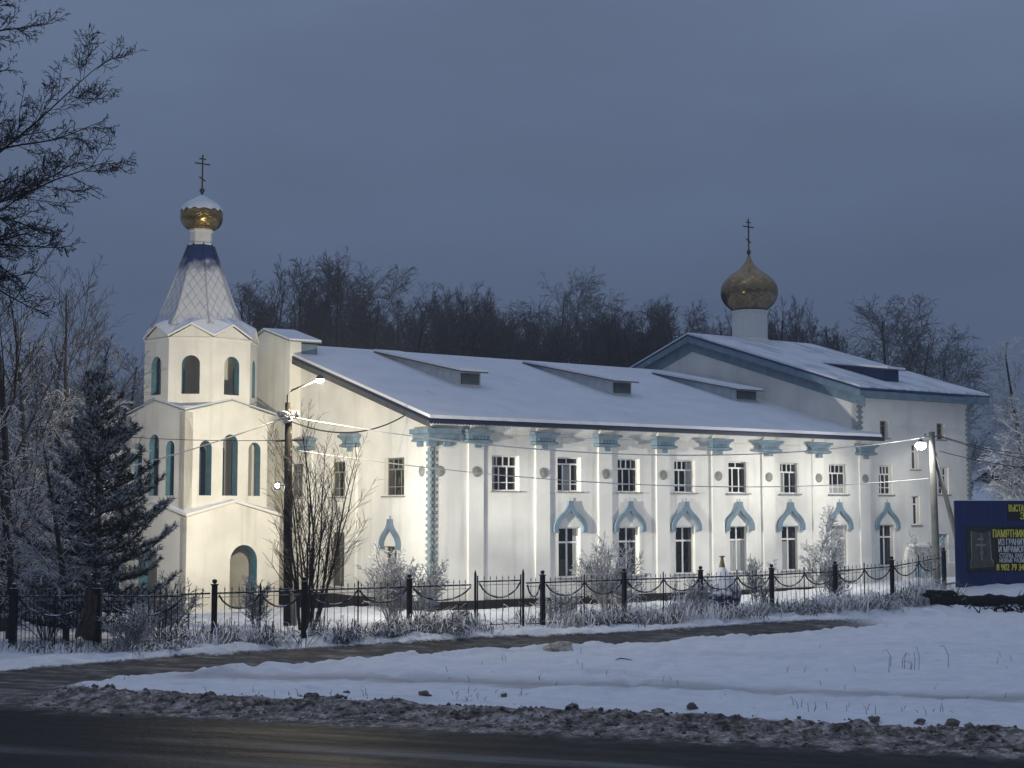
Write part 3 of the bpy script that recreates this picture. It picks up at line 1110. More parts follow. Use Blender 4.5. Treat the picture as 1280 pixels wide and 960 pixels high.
for x in PIL:
    link('pilaster', pil_me, church, (x, 0, 0))
    link('capital', cap_me, church, (x, 0, 0))
    link('medallion', med_me0, church, (x, -0.09, 5.62))
    link('eaves_bracket', brk_me, church, (x, 0, 0))
link('medallion', med_me0, church, (0.42, 0, 5.62))
link('medallion', med_me0, church, (0, 0.62, 5.62), -PI / 2)
# the corner capital wraps round both faces; two more on the gable end
for y in (6.21, 10.26):
    link('pilaster', pil_me, church, (0, y, 0), -PI / 2)
    link('capital', cap_me, church, (0, y, 0), -PI / 2)
cc = MB()
for (x1, z1, x2, z2) in ((.22, 6.80, .20, 6.88), (.16, 6.881, .14, 7.10), (.26, 7.101, .30, 7.30)):
    cc.box((-x2 - .05, -x2 - .05, z1), (1.25, -0.002, z2))
    cc.box((-x2 - .05, -0.002, z1 + .001), (-0.002, 1.05, z2 - .001))
cc.box((-.20, -.20, 6.58), (.16, -.002, 6.799)); cc.box((.55, -.15, 6.6), (.85, -.002, 6.799)); cc.box((-.15, .5, 6.6), (-.002, .8, 6.799))
cc.build('corner_capital', M['blue'], church)


# quoins: toothed strips
def quoin_strip(x0, x1, z0, z1, tooth, M4, mb, both=True):
    mb.box((x0, -0.05, z0), (x1, -0.003, z1), 0, M4)
    z = z0 + .05
    while z + .13 < z1:
        mb.box((x1 + .001, -0.048, z), (x1 + tooth, -0.004, z + .13), 0, M4)
        if both: mb.box((x0 - tooth, -0.048, z), (x0 - .001, -0.004, z + .13), 0, M4)
        z += .26


mb = MB()
quoin_strip(-0.049, 0.13, 0.5, 6.55, .13, None, mb, False)
quoin_strip(-0.13, -0.003, 0.5, 6.55, .13, Matrix.Rotation(-PI / 2, 4, 'Z'), mb, True)
mb.build('quoin', M['quoin'], church)
mb = MB(); quoin_strip(QX + .02, QX + .2, 8.0, 9.55, .12, None, mb); mb.build('quoin', M['quoin'], church)
mb = MB(); quoin_strip(BX - .25, BX - .05, 0.6, 9.55, .12, None, mb); mb.build('quoin', M['quoin'], church)

# ogee hoods over the ground-floor windows
outer = [(.78, 0), (.80, .15), (.77, .34), (.67, .53), (.52, .69), (.37, .81), (.25, .93), (.165, 1.06), (.125, 1.19), (.115, 1.32)]
inner = [(.56, -.01), (.60, .12), (.58, .28), (.495, .43), (.37, .56), (.235, .68), (.10, .80), (0, .92)]


def hood_mesh(sx, sz, dep):
    poly = [(x * sx, z * sz) for x, z in outer] + [(-x * sx, z * sz) for x, z in reversed(outer)] + \
           [(-x * sx, z * sz) for x, z in inner] + [(x * sx, z * sz) for x, z in reversed(inner[:-1])]
    vs, fs, mi = outline_mesh(poly, [], dep)
    mb = MB()
    mb.add([(x, y - dep, z) for x, y, z in vs], fs)
    mb.tube([(0, -dep * .5, 1.30 * sz), (0, -dep * .5, 1.30 * sz + .16)], .018, 6)
    return mb.mesh('window_hood', M['blue'])


hm_ = hood_mesh(1.10, 1.0, 0.13)
for x in WX[1:]: link('window_hood', hm_, church, (x, -0.002, 3.15))
link('window_hood', hood_mesh(0.98, 0.92, 0.16), church, (-0.002, 2.98, 2.50), -PI / 2)

# cove under the eaves
mb = MB()
k = 8
cp = [(-0.002, 7.12)] + [(-0.002 - 0.5 * (1 - math.cos(PI / 2 * i / k)), 7.14 + 0.44 * math.sin(PI / 2 * i / k)) for i in range(k + 1)]
cp += [(-0.52, 7.60), (-0.002, 7.62)]
L_ = [(0.0, y, z) for y, z in cp] + [(25.6, y, z) for y, z in cp]
nn = len(cp)
mb.add(L_, [(i, (i + 1) % nn, (i + 1) % nn + nn, i + nn) for i in range(nn)] + [tuple(range(nn)), tuple(range(2 * nn - 1, nn - 1, -1))])
mb.build('cove_cornice', M['wall'], church)


# roofs
def slab(mb, x0, x1, y0, y1, zf, t0, t1, mi=0, jag=0.0, seed=1, n=60, ends=True):
    """sloped slab between y0 and y1 along x0..x1; top/bottom at zf(y)+t; edges a little ragged"""
    r = random.Random(seed)
    xs = [x0 + (x1 - x0) * i / n for i in range(n + 1)]
    vs = []
    for i, x in enumerate(xs):
        j = r.uniform(-jag, jag)
        jx = 0
        for (y, t) in ((y0 + j, t0), (y1, t0), (y1, t1), (y0 + j * 0.8 + (t1 - t0) * .35, t1)):
            vs.append((x, y, zf(y) + t))
    fs = []
    for i in range(n):
        a, b = 4 * i, 4 * i + 4
        for q in range(4): fs.append((a + q, a + (q + 1) % 4, b + (q + 1) % 4, b + q))
    fs += [(3, 2, 1, 0), (4 * n, 4 * n + 1, 4 * n + 2, 4 * n + 3)]
    mb.add(vs, fs, mi)


def zroof_n(y): return RIDGE_Z - SLOPE * (y - RIDGE_Y)


mb = MB()
slab(mb, -0.45, QX - .003, -0.66, RIDGE_Y, zroof, 0.0, 0.09)
slab(mb, QX - .002, 25.75, -0.66, -0.01, zroof, 0.001, 0.088, n=4)
slab(mb, -0.45, QX - .003, 28.2, RIDGE_Y + .001, zroof_n, 0.0, 0.09)
roof = mb.build('roof', M['navy'], church)
mb = MB()
slab(mb, -0.40, QX - .004, -0.62, RIDGE_Y + .02, zroof, 0.094, 0.22, jag=0.010, n=120)
slab(mb, QX - .0035, 25.72, -0.62, -0.02, zroof, 0.094, 0.21, jag=0.02, n=10)
slab(mb, -0.40, QX - .004, 28.1, RIDGE_Y + .021, zroof_n, 0.094, 0.22, n=20)
mb.build('snow_cover', M['roofsnow'], roof)
# scalloped fascia
mb = MB()
x = -0.45
zf0 = zroof(-0.66)
while x < 25.7:
    mb.prism([(x, zf0 + .05), (x + .148, zf0 + .05), (x + .148, zf0 - .07), (x + .111, zf0 - .11), (x + .074, zf0 - .125), (x + .037, zf0 - .11), (x, zf0 - .07)], -0.685, -0.664)
    x += .15
mb.build('eaves_fascia', M['navy'], church)
# barge board of the gable end
mb = MB()
ya, yb = -0.66, 11.2
mb.add([(-.47, ya, zroof(ya) - .02), (-.47, yb, zroof(yb) - .02), (-.47, yb, zroof(yb) - .26), (-.47, ya, zroof(ya) - .26),
        (-.44, ya, zroof(ya) - .02), (-.44, yb, zroof(yb) - .02), (-.44, yb, zroof(yb) - .26), (-.44, ya, zroof(ya) - .26)],
       [(0, 1, 2, 3), (4, 7, 6, 5), (0, 4, 5, 1), (1, 5, 6, 2), (2, 6, 7, 3), (3, 7, 4, 0)])
mb.build('barge_board', M['slate'], church)
mb = MB()
mb.add([(-.44, -.6, zroof(-.6) - .03), (-.44, 11.2, zroof(11.2) - .03), (-.003, 11.2, zroof(11.2) - .03), (-.003, -.6, zroof(-.6) - .03)], [(0, 1, 2, 3)])
mb.build('gable_soffit', M['wall'], church)


def bz(y): return B_RZ - (B_RZ - 9.95) / 12.55 * (B_RY - y)


def bzn(y): return B_RZ - (B_RZ - 9.95) / 12.55 * (y - B_RY)


mb = MB()
slab(mb, QX - .4, 34.2, -0.55, B_RY, bz, 0.0, 0.09)
slab(mb, QX - .4, 34.2, 24.55, B_RY + .001, bzn, 0.0, 0.09)
roof2 = mb.build('roof', M['cornflower'], church)
mb = MB()
slab(mb, QX - .33, 34.14, -0.48, B_RY + .02, bz, 0.094, 0.20, jag=0.05, n=70, seed=4)
slab(mb, QX - .33, 34.14, 24.4, B_RY + .021, bzn, 0.094, 0.20, n=10, seed=4)
mb.build('snow_cover', M['roofsnow2'], roof2)
# pale blue frieze under the block's eaves and along its west gable
mb = MB()
mb.box((QX - .1, -0.5, 9.62), (34.1, -0.003, 9.70))
mb.box((QX - .02, -0.06, 9.60), (BX, -0.0035, 9.619))
mb.box((QX - .35, -.52, 9.70), (34.15, -.49, 9.92))
mb.build('eaves_frieze', M['blue'], church)
mb = MB()
for ya, yb, fz in ((-.5, B_RY - .002, bz), (24.5, B_RY + .002, bzn)):
    mb.add([(QX - .37, ya, fz(ya) - .01), (QX - .37, yb, fz(yb) - .01), (QX - .37, yb, fz(yb) - .34), (QX - .37, ya, fz(ya) - .34),
            (QX - .33, ya, fz(ya) - .01), (QX - .33, yb, fz(yb) - .01), (QX - .33, yb, fz(yb) - .34), (QX - .33, ya, fz(ya) - .34)],
           [(0, 1, 2, 3), (4, 7, 6, 5), (0, 4, 5, 1), (1, 5, 6, 2), (2, 6, 7, 3), (3, 7, 4, 0)])
    mb.add([(QX - .05, ya, fz(ya) - .10), (QX - .05, yb, fz(yb) - .10), (QX - .05, yb, fz(yb) - .85), (QX - .05, ya, fz(ya) - .85),
            (QX - .003, ya, fz(ya) - .10), (QX - .003, yb, fz(yb) - .10), (QX - .003, yb, fz(yb) - .85), (QX - .003, ya, fz(ya) - .85)],
           [(0, 1, 2, 3), (4, 7, 6, 5), (0, 4, 5, 1), (1, 5, 6, 2), (2, 6, 7, 3), (3, 7, 4, 0)])
mb.build('gable_frieze', M['blue'], church)


# dormers with ventilation louvres
def dormer(x0, x1, yf, yb, zf, zb, wall_m, zfun, louvre=True, over=0.35):
    base = zfun(yf) - .05
    mb = MB()
    n = 10
    ys = [yf + (yb - yf) * i / n for i in range(n + 1)]

    def zt(y): return zf + (zb - zf) * (y - yf) / (yb - yf)
    for x in (x0, x1):
        vs = [(x, y, zfun(y) - .02) for y in ys] + [(x, y, max(zt(y), zfun(y))) for y in ys]
        mb.add(vs, [(i, i + 1, i + n + 2, i + n + 1) for i in range(n)])
    mb.box((x0 + .001, yf, base), (x1 - .001, yf + .04, zf - .01))
    o = mb.build('dormer', wall_m, church)
    r = MB()
    slab(r, x0 - .16, x1 + .2, yf - over, yb, zt, 0.0, 0.05, n=2)
    r.build('dormer_roof', M['slate'], o)
    s = MB()
    slab(s, x0 - .13, x1 + .17, yf - over + .04, yb, zt, 0.053, 0.16, n=8, jag=.02)
    s.build('snow_cover', M['snow'], o)
    if louvre:
        q = MB()
        h0, h1 = base + .18, zf - .08
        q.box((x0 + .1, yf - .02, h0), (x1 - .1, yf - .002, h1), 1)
        k = 6
        for i in range(k):
            z = h0 + (h1 - h0) * (i + .2) / k
            q.add([(x0 + .1, yf - .025, z + .07), (x1 - .1, yf - .025, z + .07), (x1 - .1, yf - .10, z), (x0 + .1, yf - .10, z)], [(0, 1, 2, 3)])
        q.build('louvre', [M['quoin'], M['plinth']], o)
    return o


zs = lambda y: zroof(y) + .2
dormer(5.0, 6.15, 5.6, 13.0, 10.28, 11.75, M['dormer'], zs)
dormer(13.75, 14.95, 5.6, 12.8, 10.28, 11.70, M['dormer'], zs)
dormer(22.1, 23.6, 5.9, 12.3, 10.28, 11.55, M['dormer'], zs)
dormer(27.95, 29.0, 1.1, 5.2, 11.25, 11.85, M['cornflower'], lambda y: bz(y) + .18, louvre=False)

# raised gablet at the hall's west end, behind the tower
mb = MB()
hw = 2.55
g = [(-hw, 7.0), (hw, 7.0), (hw, 11.80), (0, 12.50), (-hw, 11.80)]
mb.prism([(RIDGE_Y + x, z) for x, z in g], 0.003, 0.58, 0, Matrix(((0, 1, 0, -.56), (1, 0, 0, 0), (0, 0, 1, 0), (0, 0, 0, 1))))
gl = mb.build('gablet', M['wall'], church)
mb = MB()
mb.box((0.03, RIDGE_Y - hw + .01, 10.6), (0.85, RIDGE_Y + hw - .01, 11.70))
mb.build('gablet_cheek', M['blue'], gl)
mb = MB()
for sg in (-1, 1):
    a, b = RIDGE_Y + sg * (hw + .18), RIDGE_Y
    za, zb = 11.80 - .05, 12.50
    mb.add([(-.68, a, za), (-.68, b, zb), (.98, b, zb), (.98, a, za), (-.68, a, za + .06), (-.68, b, zb + .06), (.98, b, zb + .06), (.98, a, za + .06)],
           [(0, 1, 2, 3), (4, 7, 6, 5), (0, 3, 7, 4), (0, 4, 5, 1), (2, 6, 7, 3)])
    mb.add([(-.66, a, za + .063), (-.66, b, zb + .063), (.96, b, zb + .063), (.96, a, za + .063), (-.66, a, za + .13), (-.66, b, zb + .14), (.96, b, zb + .16), (.96, a, za + .15)],
           [(0, 1, 2, 3), (4, 7, 6, 5), (0, 3, 7, 4), (0, 4, 5, 1), (2, 6, 7, 3)], 1)
mb.build('gablet_roof', [M['quoin'], M['snow']], gl)
mb = MB()
mb.box((-1.6, RIDGE_Y - 0.9, -0.8), (-0.56, RIDGE_Y + 0.9, 8.0))
mb.build('link_wall', M['wall'], church)


# --- the domes
def dome_mesh(name, prof, n, m, c=(0, 0, 0)):
    mb = MB()
    mb.lathe(prof, n, c)
    me = mb.mesh(name, m, True)
    uvl = me.uv_layers.new(name='UVMap')
    z0, z1 = prof[0][1] + c[2], prof[-1][1] + c[2]
    for p in me.polygons:
        angs = []
        for li in p.loop_indices:
            v = me.vertices[me.loops[li].vertex_index].co
            angs.append((math.atan2(v.y - c[1], v.x - c[0]) / (2 * PI)) % 1.0)
        mx = max(angs)
        for li, a in zip(p.loop_indices, angs):
            v = me.vertices[me.loops[li].vertex_index].co
            if mx - a > 0.5: a += 1.0
            uvl.data[li].uv = (a, (v.z - z0) / (z1 - z0))
    return me


def onion(r, z_bot, z_max, z_tip, n=14, r_bot=0.55):
    pts = []
    for i in range(n + 1):                       # lower bulge
        a = PI / 2 * i / n
        pts.append((r * (r_bot + (1 - r_bot) * math.sin(a)), z_bot + (z_max - z_bot) * (1 - math.cos(a))))
    for i in range(1, 2 * n + 1):                  # shoulder to tip (ogee)
        t = i / (2 * n)
        rr = r * (math.cos(PI / 2 * min(1, t * 1.12)) ** 0.85 * (1 - .35 * t) if t * 1.12 < 1 else 0)
        rr = max(rr, r * (0.03 + 0.22 * max(0, 1 - t) ** 1.4))
        pts.append((rr, z_max + (z_tip - z_max) * t))
    return pts


def orthodox_cross(h, c, mb):
    t = h * .012 + .008
    x, y, z = c
    rot = Matrix.Translation(c)
    mb.box((-t, -t, 0), (t, t, h), 0, rot)
    for zz, w in ((.88, .10), (.74, .23)): mb.box((-w * h, -t * .8, zz * h - t), (w * h, t * .8, zz * h + t), 0, rot)
    m4 = rot @ Matrix.Translation((0, 0, .30 * h)) @ Matrix.Rotation(R(28), 4, 'Y')
    mb.box((-.11 * h, -t * .75, -t), (.11 * h, t * .75, t), 0, m4)


# large dome on the block
_kp = [(52, 330), (62, 322), (80, 305), (90, 285), (92, 265), (88, 246), (76, 228), (58, 212), (38, 198), (21, 183), (10, 168), (4, 150)]


def smooth_prof(kp, n=5):
    out = []
    for i in range(len(kp) - 1):
        p0, p1, p2, p3 = kp[max(0, i - 1)], kp[i], kp[i + 1], kp[min(len(kp) - 1, i + 2)]
        for q in range(n):
            t = q / n
            out.append(tuple(.5 * (2 * p1[c] + (p2[c] - p0[c]) * t + (2 * p0[c] - 5 * p1[c] + 4 * p2[c] - p3[c]) * t * t + (3 * p1[c] - p0[c] - 3 * p2[c] + p3[c]) * t ** 3) for c in (0, 1)))
    return out + [tuple(kp[-1])]


BIG_ONION = [(r * 1.64 / 92, 15.50 + (330 - y) * 3.25 / 180) for r, y in smooth_prof(_kp)]
DX, DY = 29.08, 12.0
mb = MB()
mb.lathe([(0.98, 13.2), (0.98, 15.35), (1.05, 15.40), (1.05, 15.50), (.9, 15.50)], 16, (DX, DY, 0))
dr = mb.build('drum', M['trim'], church)
mb = MB()
for j in range(16):
    a = 2 * PI * (j + .0) / 16
    mb.tube([(DX + .985 * math.cos(a), DY + .985 * math.sin(a), 13.3), (DX + .985 * math.cos(a), DY + .985 * math.sin(a), 15.34)], .03, 6)
mb.lathe([(1.35, 13.35), (1.2, 13.75), (1.0, 13.9)], 16, (DX, DY, 0))
mb.build('drum_ribs', M['trim'], dr)
big = link('onion_dome', dome_mesh('onion_dome', BIG_ONION, 64, M['gold_sheet'], (DX, DY, 0)), church)
mb = MB()
orthodox_cross(1.85, (DX, DY, 19.05), mb)
mb.lathe([(.03, 18.75), (.10, 18.85), (.13, 18.95), (.10, 19.05), (.02, 19.1)], 12, (DX, DY, 0))
cr = mb.build('cross', M['cross'], big)

# --- the bell tower
TW = empty('bell_tower', (-3.74, RIDGE_Y, 0), R(10.2))
TW.parent = church
S_ = 2.40


def face_m(k, n, dist):
    """plate frame: local x along face seen from outside, +y inward; face k of n (k=0 faces south)"""
    return Matrix.Rotation(2 * PI * k / n, 4, 'Z') @ Matrix.Translation((0, -dist, 0))


# lower storey
mb = MB()
LW = 2.46
for k in range(4):
    dist = LW + (.30 if k == 0 else 0)
    w0 = -LW
    ol = [(-LW, -1.2), (LW, -1.2), (LW, 3.78), (0, 4.40), (-LW, 3.78)]
    if k == 0: hs = [arch(0.52, -0.75, 2.55, 1.45)]
    elif k == 3: hs = [arch(-0.25, -0.75, 2.42, 1.5)]
    elif k == 2: hs = [arch(0.6, 0.9, 2.4, 0.5)]
    else: hs = []
    vs, fs, mi = outline_mesh(ol, hs, 0.5)
    mb.add(vs, fs, mi, face_m(k, 4, dist))
for sx in (-1, 1):      # returns of the projecting south front
    mb.box((sx * LW - .2 * (sx > 0), -LW - .298, -1.2), (sx * LW + .2 * (sx < 0), -LW + .0, 3.775))
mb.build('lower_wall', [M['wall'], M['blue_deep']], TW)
mb = MB()
mb.box((-LW + .4, -LW + .3, -0.6), (LW - .4, LW - .4, -0.5))
mb.box((-LW + .4, -LW + .3, 3.6), (LW - .4, LW - .4, 3.75))
mb.box((-S_ + .3, -S_ + .3, 4.35), (S_ - .3, S_ - .3, 4.5))
mb.box((-1.9, -1.9, 8.3), (1.9, 1.9, 8.5))
mb.build('floor_slabs', M['wall'], TW)


def zig_roof(name, n, dist, zc, zm, over, r_in, z_in, mats, front=0.0, thick=0.07, rise=.06):
    """ring of little gables: corners at zc, mid-face peaks at zm, rising inward to z_in"""
    mb = MB()
    rc = (dist + over) / math.cos(PI / n)
    ring = []
    for k in range(2 * n):
        a = -PI / 2 + PI / n * k
        if k % 2 == 0: r, z = dist + over, zm
        else: r, z = rc, zc
        ring.append((r * math.cos(a), r * math.sin(a) - (front if (k in (0, 1, 2 * n - 1)) else 0), z))
    inn = []
    for k in range(2 * n):
        a = -PI / 2 + PI / n * k
        r = r_in if k % 2 == 0 else r_in / math.cos(PI / n)
        inn.append((r * math.cos(a), r * math.sin(a), z_in if k % 2 else z_in + rise))
    N = 2 * n
    for lo, hi, mi in ((0.0, .05, 0), (.053, .053 + thick, 1)):
        vs = [(x, y, z + lo) for x, y, z in ring] + [(x, y, z + hi) for x, y, z in ring] + [(x, y, z + lo) for x, y, z in inn] + [(x, y, z + hi) for x, y, z in inn]
        fs = []
        for i in range(N):
            j = (i + 1) % N
            fs += [(i, j, N + j, N + i), (N + i, N + j, 3 * N + j, 3 * N + i), (2 * N + i, 2 * N + j, j, i)]
        mb.add(vs, fs, mi)
    return mb.build(name, mats, TW)


zig_roof('lower_roof', 4, LW, 3.80, 4.42, .07, S_ - .05, 4.0, [M['trim'], M['snow']], front=.30, rise=.44)
# middle storey: three tall openings to a side
mb = MB()
for k in range(4):
    ol = [(-S_, 3.6), (S_, 3.6), (S_, 8.36), (0, 8.92), (-S_, 8.36)]
    hs = [arch(-1.32, 4.72, 7.12, .64), arch(-.02, 4.72, 7.44, .80), arch(1.28, 4.72, 7.12, .66)]
    vs, fs, mi = outline_mesh(ol, hs, 0.42)
    mb.add(vs, fs, mi, face_m(k, 4, S_))
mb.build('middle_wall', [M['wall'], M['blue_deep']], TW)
zig_roof('middle_roof', 4, S_, 8.38, 8.95, .05, 2.36, 8.46, [M['quoin'], M['snow']], thick=.03, rise=.52)
# belfry: octagon with one opening to a side
OC = 2.382
ow = OC * math.tan(PI / 8)
mb = MB()
for k in range(8):
    ol = [(-ow, 8.35), (ow, 8.35), (ow, 11.72), (0, 12.26), (-ow, 11.72)]
    vs, fs, mi = outline_mesh(ol, [arch(0, 9.20, 10.92, .80)], 0.38)
    mb.add(vs, fs, mi, face_m(k, 8, OC))
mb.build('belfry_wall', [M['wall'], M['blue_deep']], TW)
mb = MB()
rc = (OC + .05) / math.cos(PI / 8)
for z0, z1, r in ((11.66, 11.72, rc),):
    for k in range(8):
        a0, a1 = -PI / 2 - PI / 8 + PI / 4 * k, -PI / 2 + PI / 8 + PI / 4 * k
        p0, p1 = Vector((r * math.cos(a0), r * math.sin(a0), 0)), Vector((r * math.cos(a1), r * math.sin(a1), 0))
        q0, q1 = p0 * .975, p1 * .975
        mb.add([(p0.x, p0.y, z0), (p1.x, p1.y, z0), (p1.x, p1.y, z1), (p0.x, p0.y, z1), (q0.x, q0.y, z0), (q1.x, q1.y, z0), (q1.x, q1.y, z1), (q0.x, q0.y, z1)],
               [(0, 1, 2, 3), (0, 4, 5, 1), (3, 2, 6, 7)])
mb.build('string_course', M['trim'], TW)
zig_roof('belfry_roof', 8, OC, 11.74, 12.28, .09, 1.75, 12.62, [M['trim'], M['snow']], thick=.04)
mb = MB()
mb.lathe([(0, 9.0), (2.1, 9.0), (2.1, 9.08), (0, 9.08)], 8, (0, 0, 0), a0=PI / 8)
mb.lathe([(0, 11.3), (2.2, 11.3), (2.2, 11.4), (0, 11.4)], 8, (0, 0, 0), a0=PI / 8)
mb.build('belfry_floor', M['wall2'], TW)
# tent roof: eight facets with raised hips
mb = MB()
prof = [(2.12, 12.35), (1.80, 12.85), (1.42, 13.75), (.55, 16.25)]
n = 8
vs, fs = [], []
for r, z in prof:
    for j in range(n):
        a = -PI / 2 + PI / 8 + PI / 4 * j
        vs.append((r / math.cos(PI / 8) * .97 * math.cos(a), r / math.cos(PI / 8) * .97 * math.sin(a), z))
for i in range(len(prof) - 1):
    for j in range(n): fs.append((i * n + j, i * n + (j + 1) % n, (i + 1) * n + (j + 1) % n, (i + 1) * n + j))
mb.add(vs, fs)
me = mb.mesh('tent_roof', M['tent'])
uvl = me.uv_layers.new(name='UVMap')
for p in me.polygons:
    c = p.center
    k = round((math.atan2(c.y, c.x) + PI / 2) / (PI / 4))
    a = -PI / 2 + k * PI / 4
    tx, ty = -math.sin(a), math.cos(a)
    for li in p.loop_indices:
        v = me.vertices[me.loops[li].vertex_index].co
        uvl.data[li].uv = (v.x * tx + v.y * ty + k * 3.7, v.z)
tent = link('tent_roof', me, TW)
mb = MB()
for j in range(n):
    a = -PI / 2 + PI / 8 + PI / 4 * j
    q = 1 / math.cos(PI / 8) * .97
    mb.tube([(r * q * math.cos(a), r * q * math.sin(a), z + .01) for r, z in prof], .035, 6)
mb.build('tent_hips', M['tent'], TW)
mb = MB()
mb.lathe([(.60, 16.20), (.60, 16.28), (.50, 16.30), (.50, 16.82), (.56, 16.86), (.56, 16.94), (.4, 16.95)], 8, (0, 0, 0), a0=PI / 8)
mb.build('drum', M['trim'], TW)


def small_onion():
    pts = []
    for i in range(13):
        a = PI / 2 * i / 12
        pts.append((.97 * (.50 + .50 * math.sin(a)), 16.95 + .60 * (1 - math.cos(a))))
    for t, r in ((.15, .965), (.3, .93), (.45, .85), (.6, .70), (.72, .50), (.82, .31), (.9, .17), (.96, .10), (1, .06)):
        pts.append((r, 17.55 + 1.0 * t))
    return pts


so = small_onion()
link('onion_dome', dome_mesh('onion_dome', so, 48, M['gold_scale']), TW)
mb = MB()       # snow sitting on the shoulder, its edge following the scales
capn = 64
prof = [(r + .035, z + .035) for r, z in so if z > 17.83]
vs, fs = [], []
for i, (r, z) in enumerate(prof):
    for j in range(capn):
        a = 2 * PI * j / capn
        dz = 0
        if i == 0: dz = -.03 - .10 * abs(((j * 14 / capn) % 1.0) * 2 - 1) + .02 * math.sin(j * 1.7)
        rr = r + (.012 if i == 0 else 0)
        vs.append((rr * math.cos(a), rr * math.sin(a), z + dz))
for i in range(len(prof) - 1):
    for j in range(capn): fs.append((i * capn + j, i * capn + (j + 1) % capn, (i + 1) * capn + (j + 1) % capn, (i + 1) * capn + j))
mb.add(vs, fs)
mb.build('dome_snow', M['snow'], TW, True)
mb = MB()
orthodox_cross(1.62, (0, 0, 18.85), mb)
mb.lathe([(.06, 18.5), (.09, 18.58), (.05, 18.66), (.12, 18.76), (.12, 18.84), (.03, 18.92)], 10)
mb.build('cross', M['cross'], TW, rz=-R(10.2))

for o_ in TW.children:      # tent, dome and cross stand a little west of the belfry's middle
    if o_.name.split('.')[0] in ('tent_roof', 'tent_hips', 'drum', 'onion_dome', 'dome_snow', 'cross'): o_.location.x -= 0.14

# ------------------------------------------------------------------ iron fences and gate
FA = np.array([-9.0, 46.0])
FYAW = YAW


def fpt(t): return FA + U * t


def post_mesh(h, w):
    mb = MB()
    mb.box((-w / 2, -w / 2, -0.35), (w / 2, w / 2, h - .18))
    mb.box((-w / 2 - .02, -w / 2 - .02, h - .179), (w / 2 + .02, w / 2 + .02, h - .14))
    fm = MB()
    fm.lathe([(.0, h - .139), (.035, h - .135), (.068, h - .095), (.076, h - .06), (.068, h - .025), (.04, h + .005), (0, h + .015)], 12)
    return mb.mesh('post', M['iron']), fm.mesh('finial', M['iron'], True)


def panel_mesh(L, h, pitch, mid=True, swags=2, low=0.16, dz=0.0, band=False, drop=.42):
    """iron panel along +x: rails, spear-topped pickets, hanging bows, thin stanchion; dz = rise along its length"""
    mb = MB()

    def zr(x): return dz * x / L
    mb.tube([(0, 0, h), (L, 0, h + dz)], .030, 6)
    mb.tube([(0, 0, h - .12), (L, 0, h - .12 + dz)], .010, 4)
    mb.tube([(0, 0, low), (L, 0, low + dz)], .020, 6)
    n = max(2, int(round(L / pitch)))
    for i in range(1, n):
        x = L * i / n
        z = zr(x)
        mb.tube([(x, 0, low - .08 + z), (x, 0, h + .07 + z), (x, 0, h + .09 + z), (x, 0, h + .20 + z)], [.011, .011, .024, .002], 4)
    if mid:
        z = zr(L / 2)
        mb.tube([(L / 2, -.015, -.2 + z), (L / 2, -.015, h + .16 + z), (L / 2, -.015, h + .18 + z), (L / 2, -.015, h + .27 + z)], [.024, .024, .034, .004], 6)
    if swags:
        w = L / swags
        for s in range(swags):
            pts = []
            for i in range(13):
                f = i / 12
                x = w * s + .03 + (w - .06) * f
                pts.append((x, -.03, h - .05 - drop * (1 - (2 * f - 1) ** 2) ** .75 + zr(x)))
            mb.tube(pts, .030, 5)
    # small scrolls along the bottom rail
    m = max(3, int(L / .45))
    for s in range(m):
        x0, w = L * s / m, L / m
        pts = [(x0 + w * i / 8, 0, low + .02 + .16 * math.sin(PI * i / 8) + zr(x0)) for i in range(9)]
        mb.tube(pts, .010, 4)
    return mb.mesh('panel', M['iron'])


post_me, fin_me = post_mesh(1.98, .135)


def put_post(fence, t, local0, z=None):
    w = fpt(t)
    zz = base_h(*w) if z is None else z
    p = link('post', post_me, fence, (t - local0, 0, zz))
    link('finial', fin_me, p)


def put_panel(fence, ta, tb, local0, **kw):
    za, zb = float(base_h(*fpt(ta))), float(base_h(*fpt(tb)))
    L = tb - ta - .2
    link('panel', panel_mesh(L, 1.56, .235, dz=zb - za, **kw), fence, (ta + .1 - local0, 0, za))


f1 = empty('iron_fence', (*fpt(0), 0), FYAW)
tag(f1, 'black iron fence with hanging bows between the bell tower and the gate', 'fence')
for t in (0.05, 3.06, 6.9): put_post(f1, t, 0)
put_panel(f1, -1.1, 0.0, 0, mid=False, swags=0)
put_panel(f1, .05, 3.06, 0); put_panel(f1, 3.06, 6.9, 0); put_panel(f1, 6.9, 9.42, 0, swags=1, mid=False)
gate = empty('iron_gate', (*fpt(9.55), float(base_h(*fpt(9.55)))), FYAW)
tag(gate, 'closed black iron gate with one hanging bow before the blank wall bay', 'gate')
mb = MB()
for x in (-.06, 1.92): mb.tube([(x, 0, -.35), (x, 0, 1.92), (x, 0, 2.05)], [.042, .042, .008], 8)
mb.build('gate_post', M['iron'], gate)
mb = MB()
for x in (.03, 1.82): mb.tube([(x, 0, .12), (x, 0, 1.86)], .024, 6)
mb.build('gate_stile', M['iron'], gate)
link('gate_leaf', panel_mesh(1.76, 1.66, .235, mid=False, swags=1, low=.2, drop=.5), gate, (.05, 0, 0))
f2 = empty('iron_fence', (*fpt(11.6), 0), FYAW)
tag(f2, 'black iron fence with hanging bows running right from the gate towards the billboard', 'fence')
for t in (12.3, 15.95, 19.65, 23.35, 26.9, 30.3, 33.6): put_post(f2, t, 11.6)
put_panel(f2, 11.5, 12.3, 11.6, mid=False, swags=1)
for a, b in zip((12.3, 15.95, 19.65, 23.35, 26.9, 30.3), (15.95, 19.65, 23.35, 26.9, 30.3, 33.6)): put_panel(f2, a, b, 11.6)
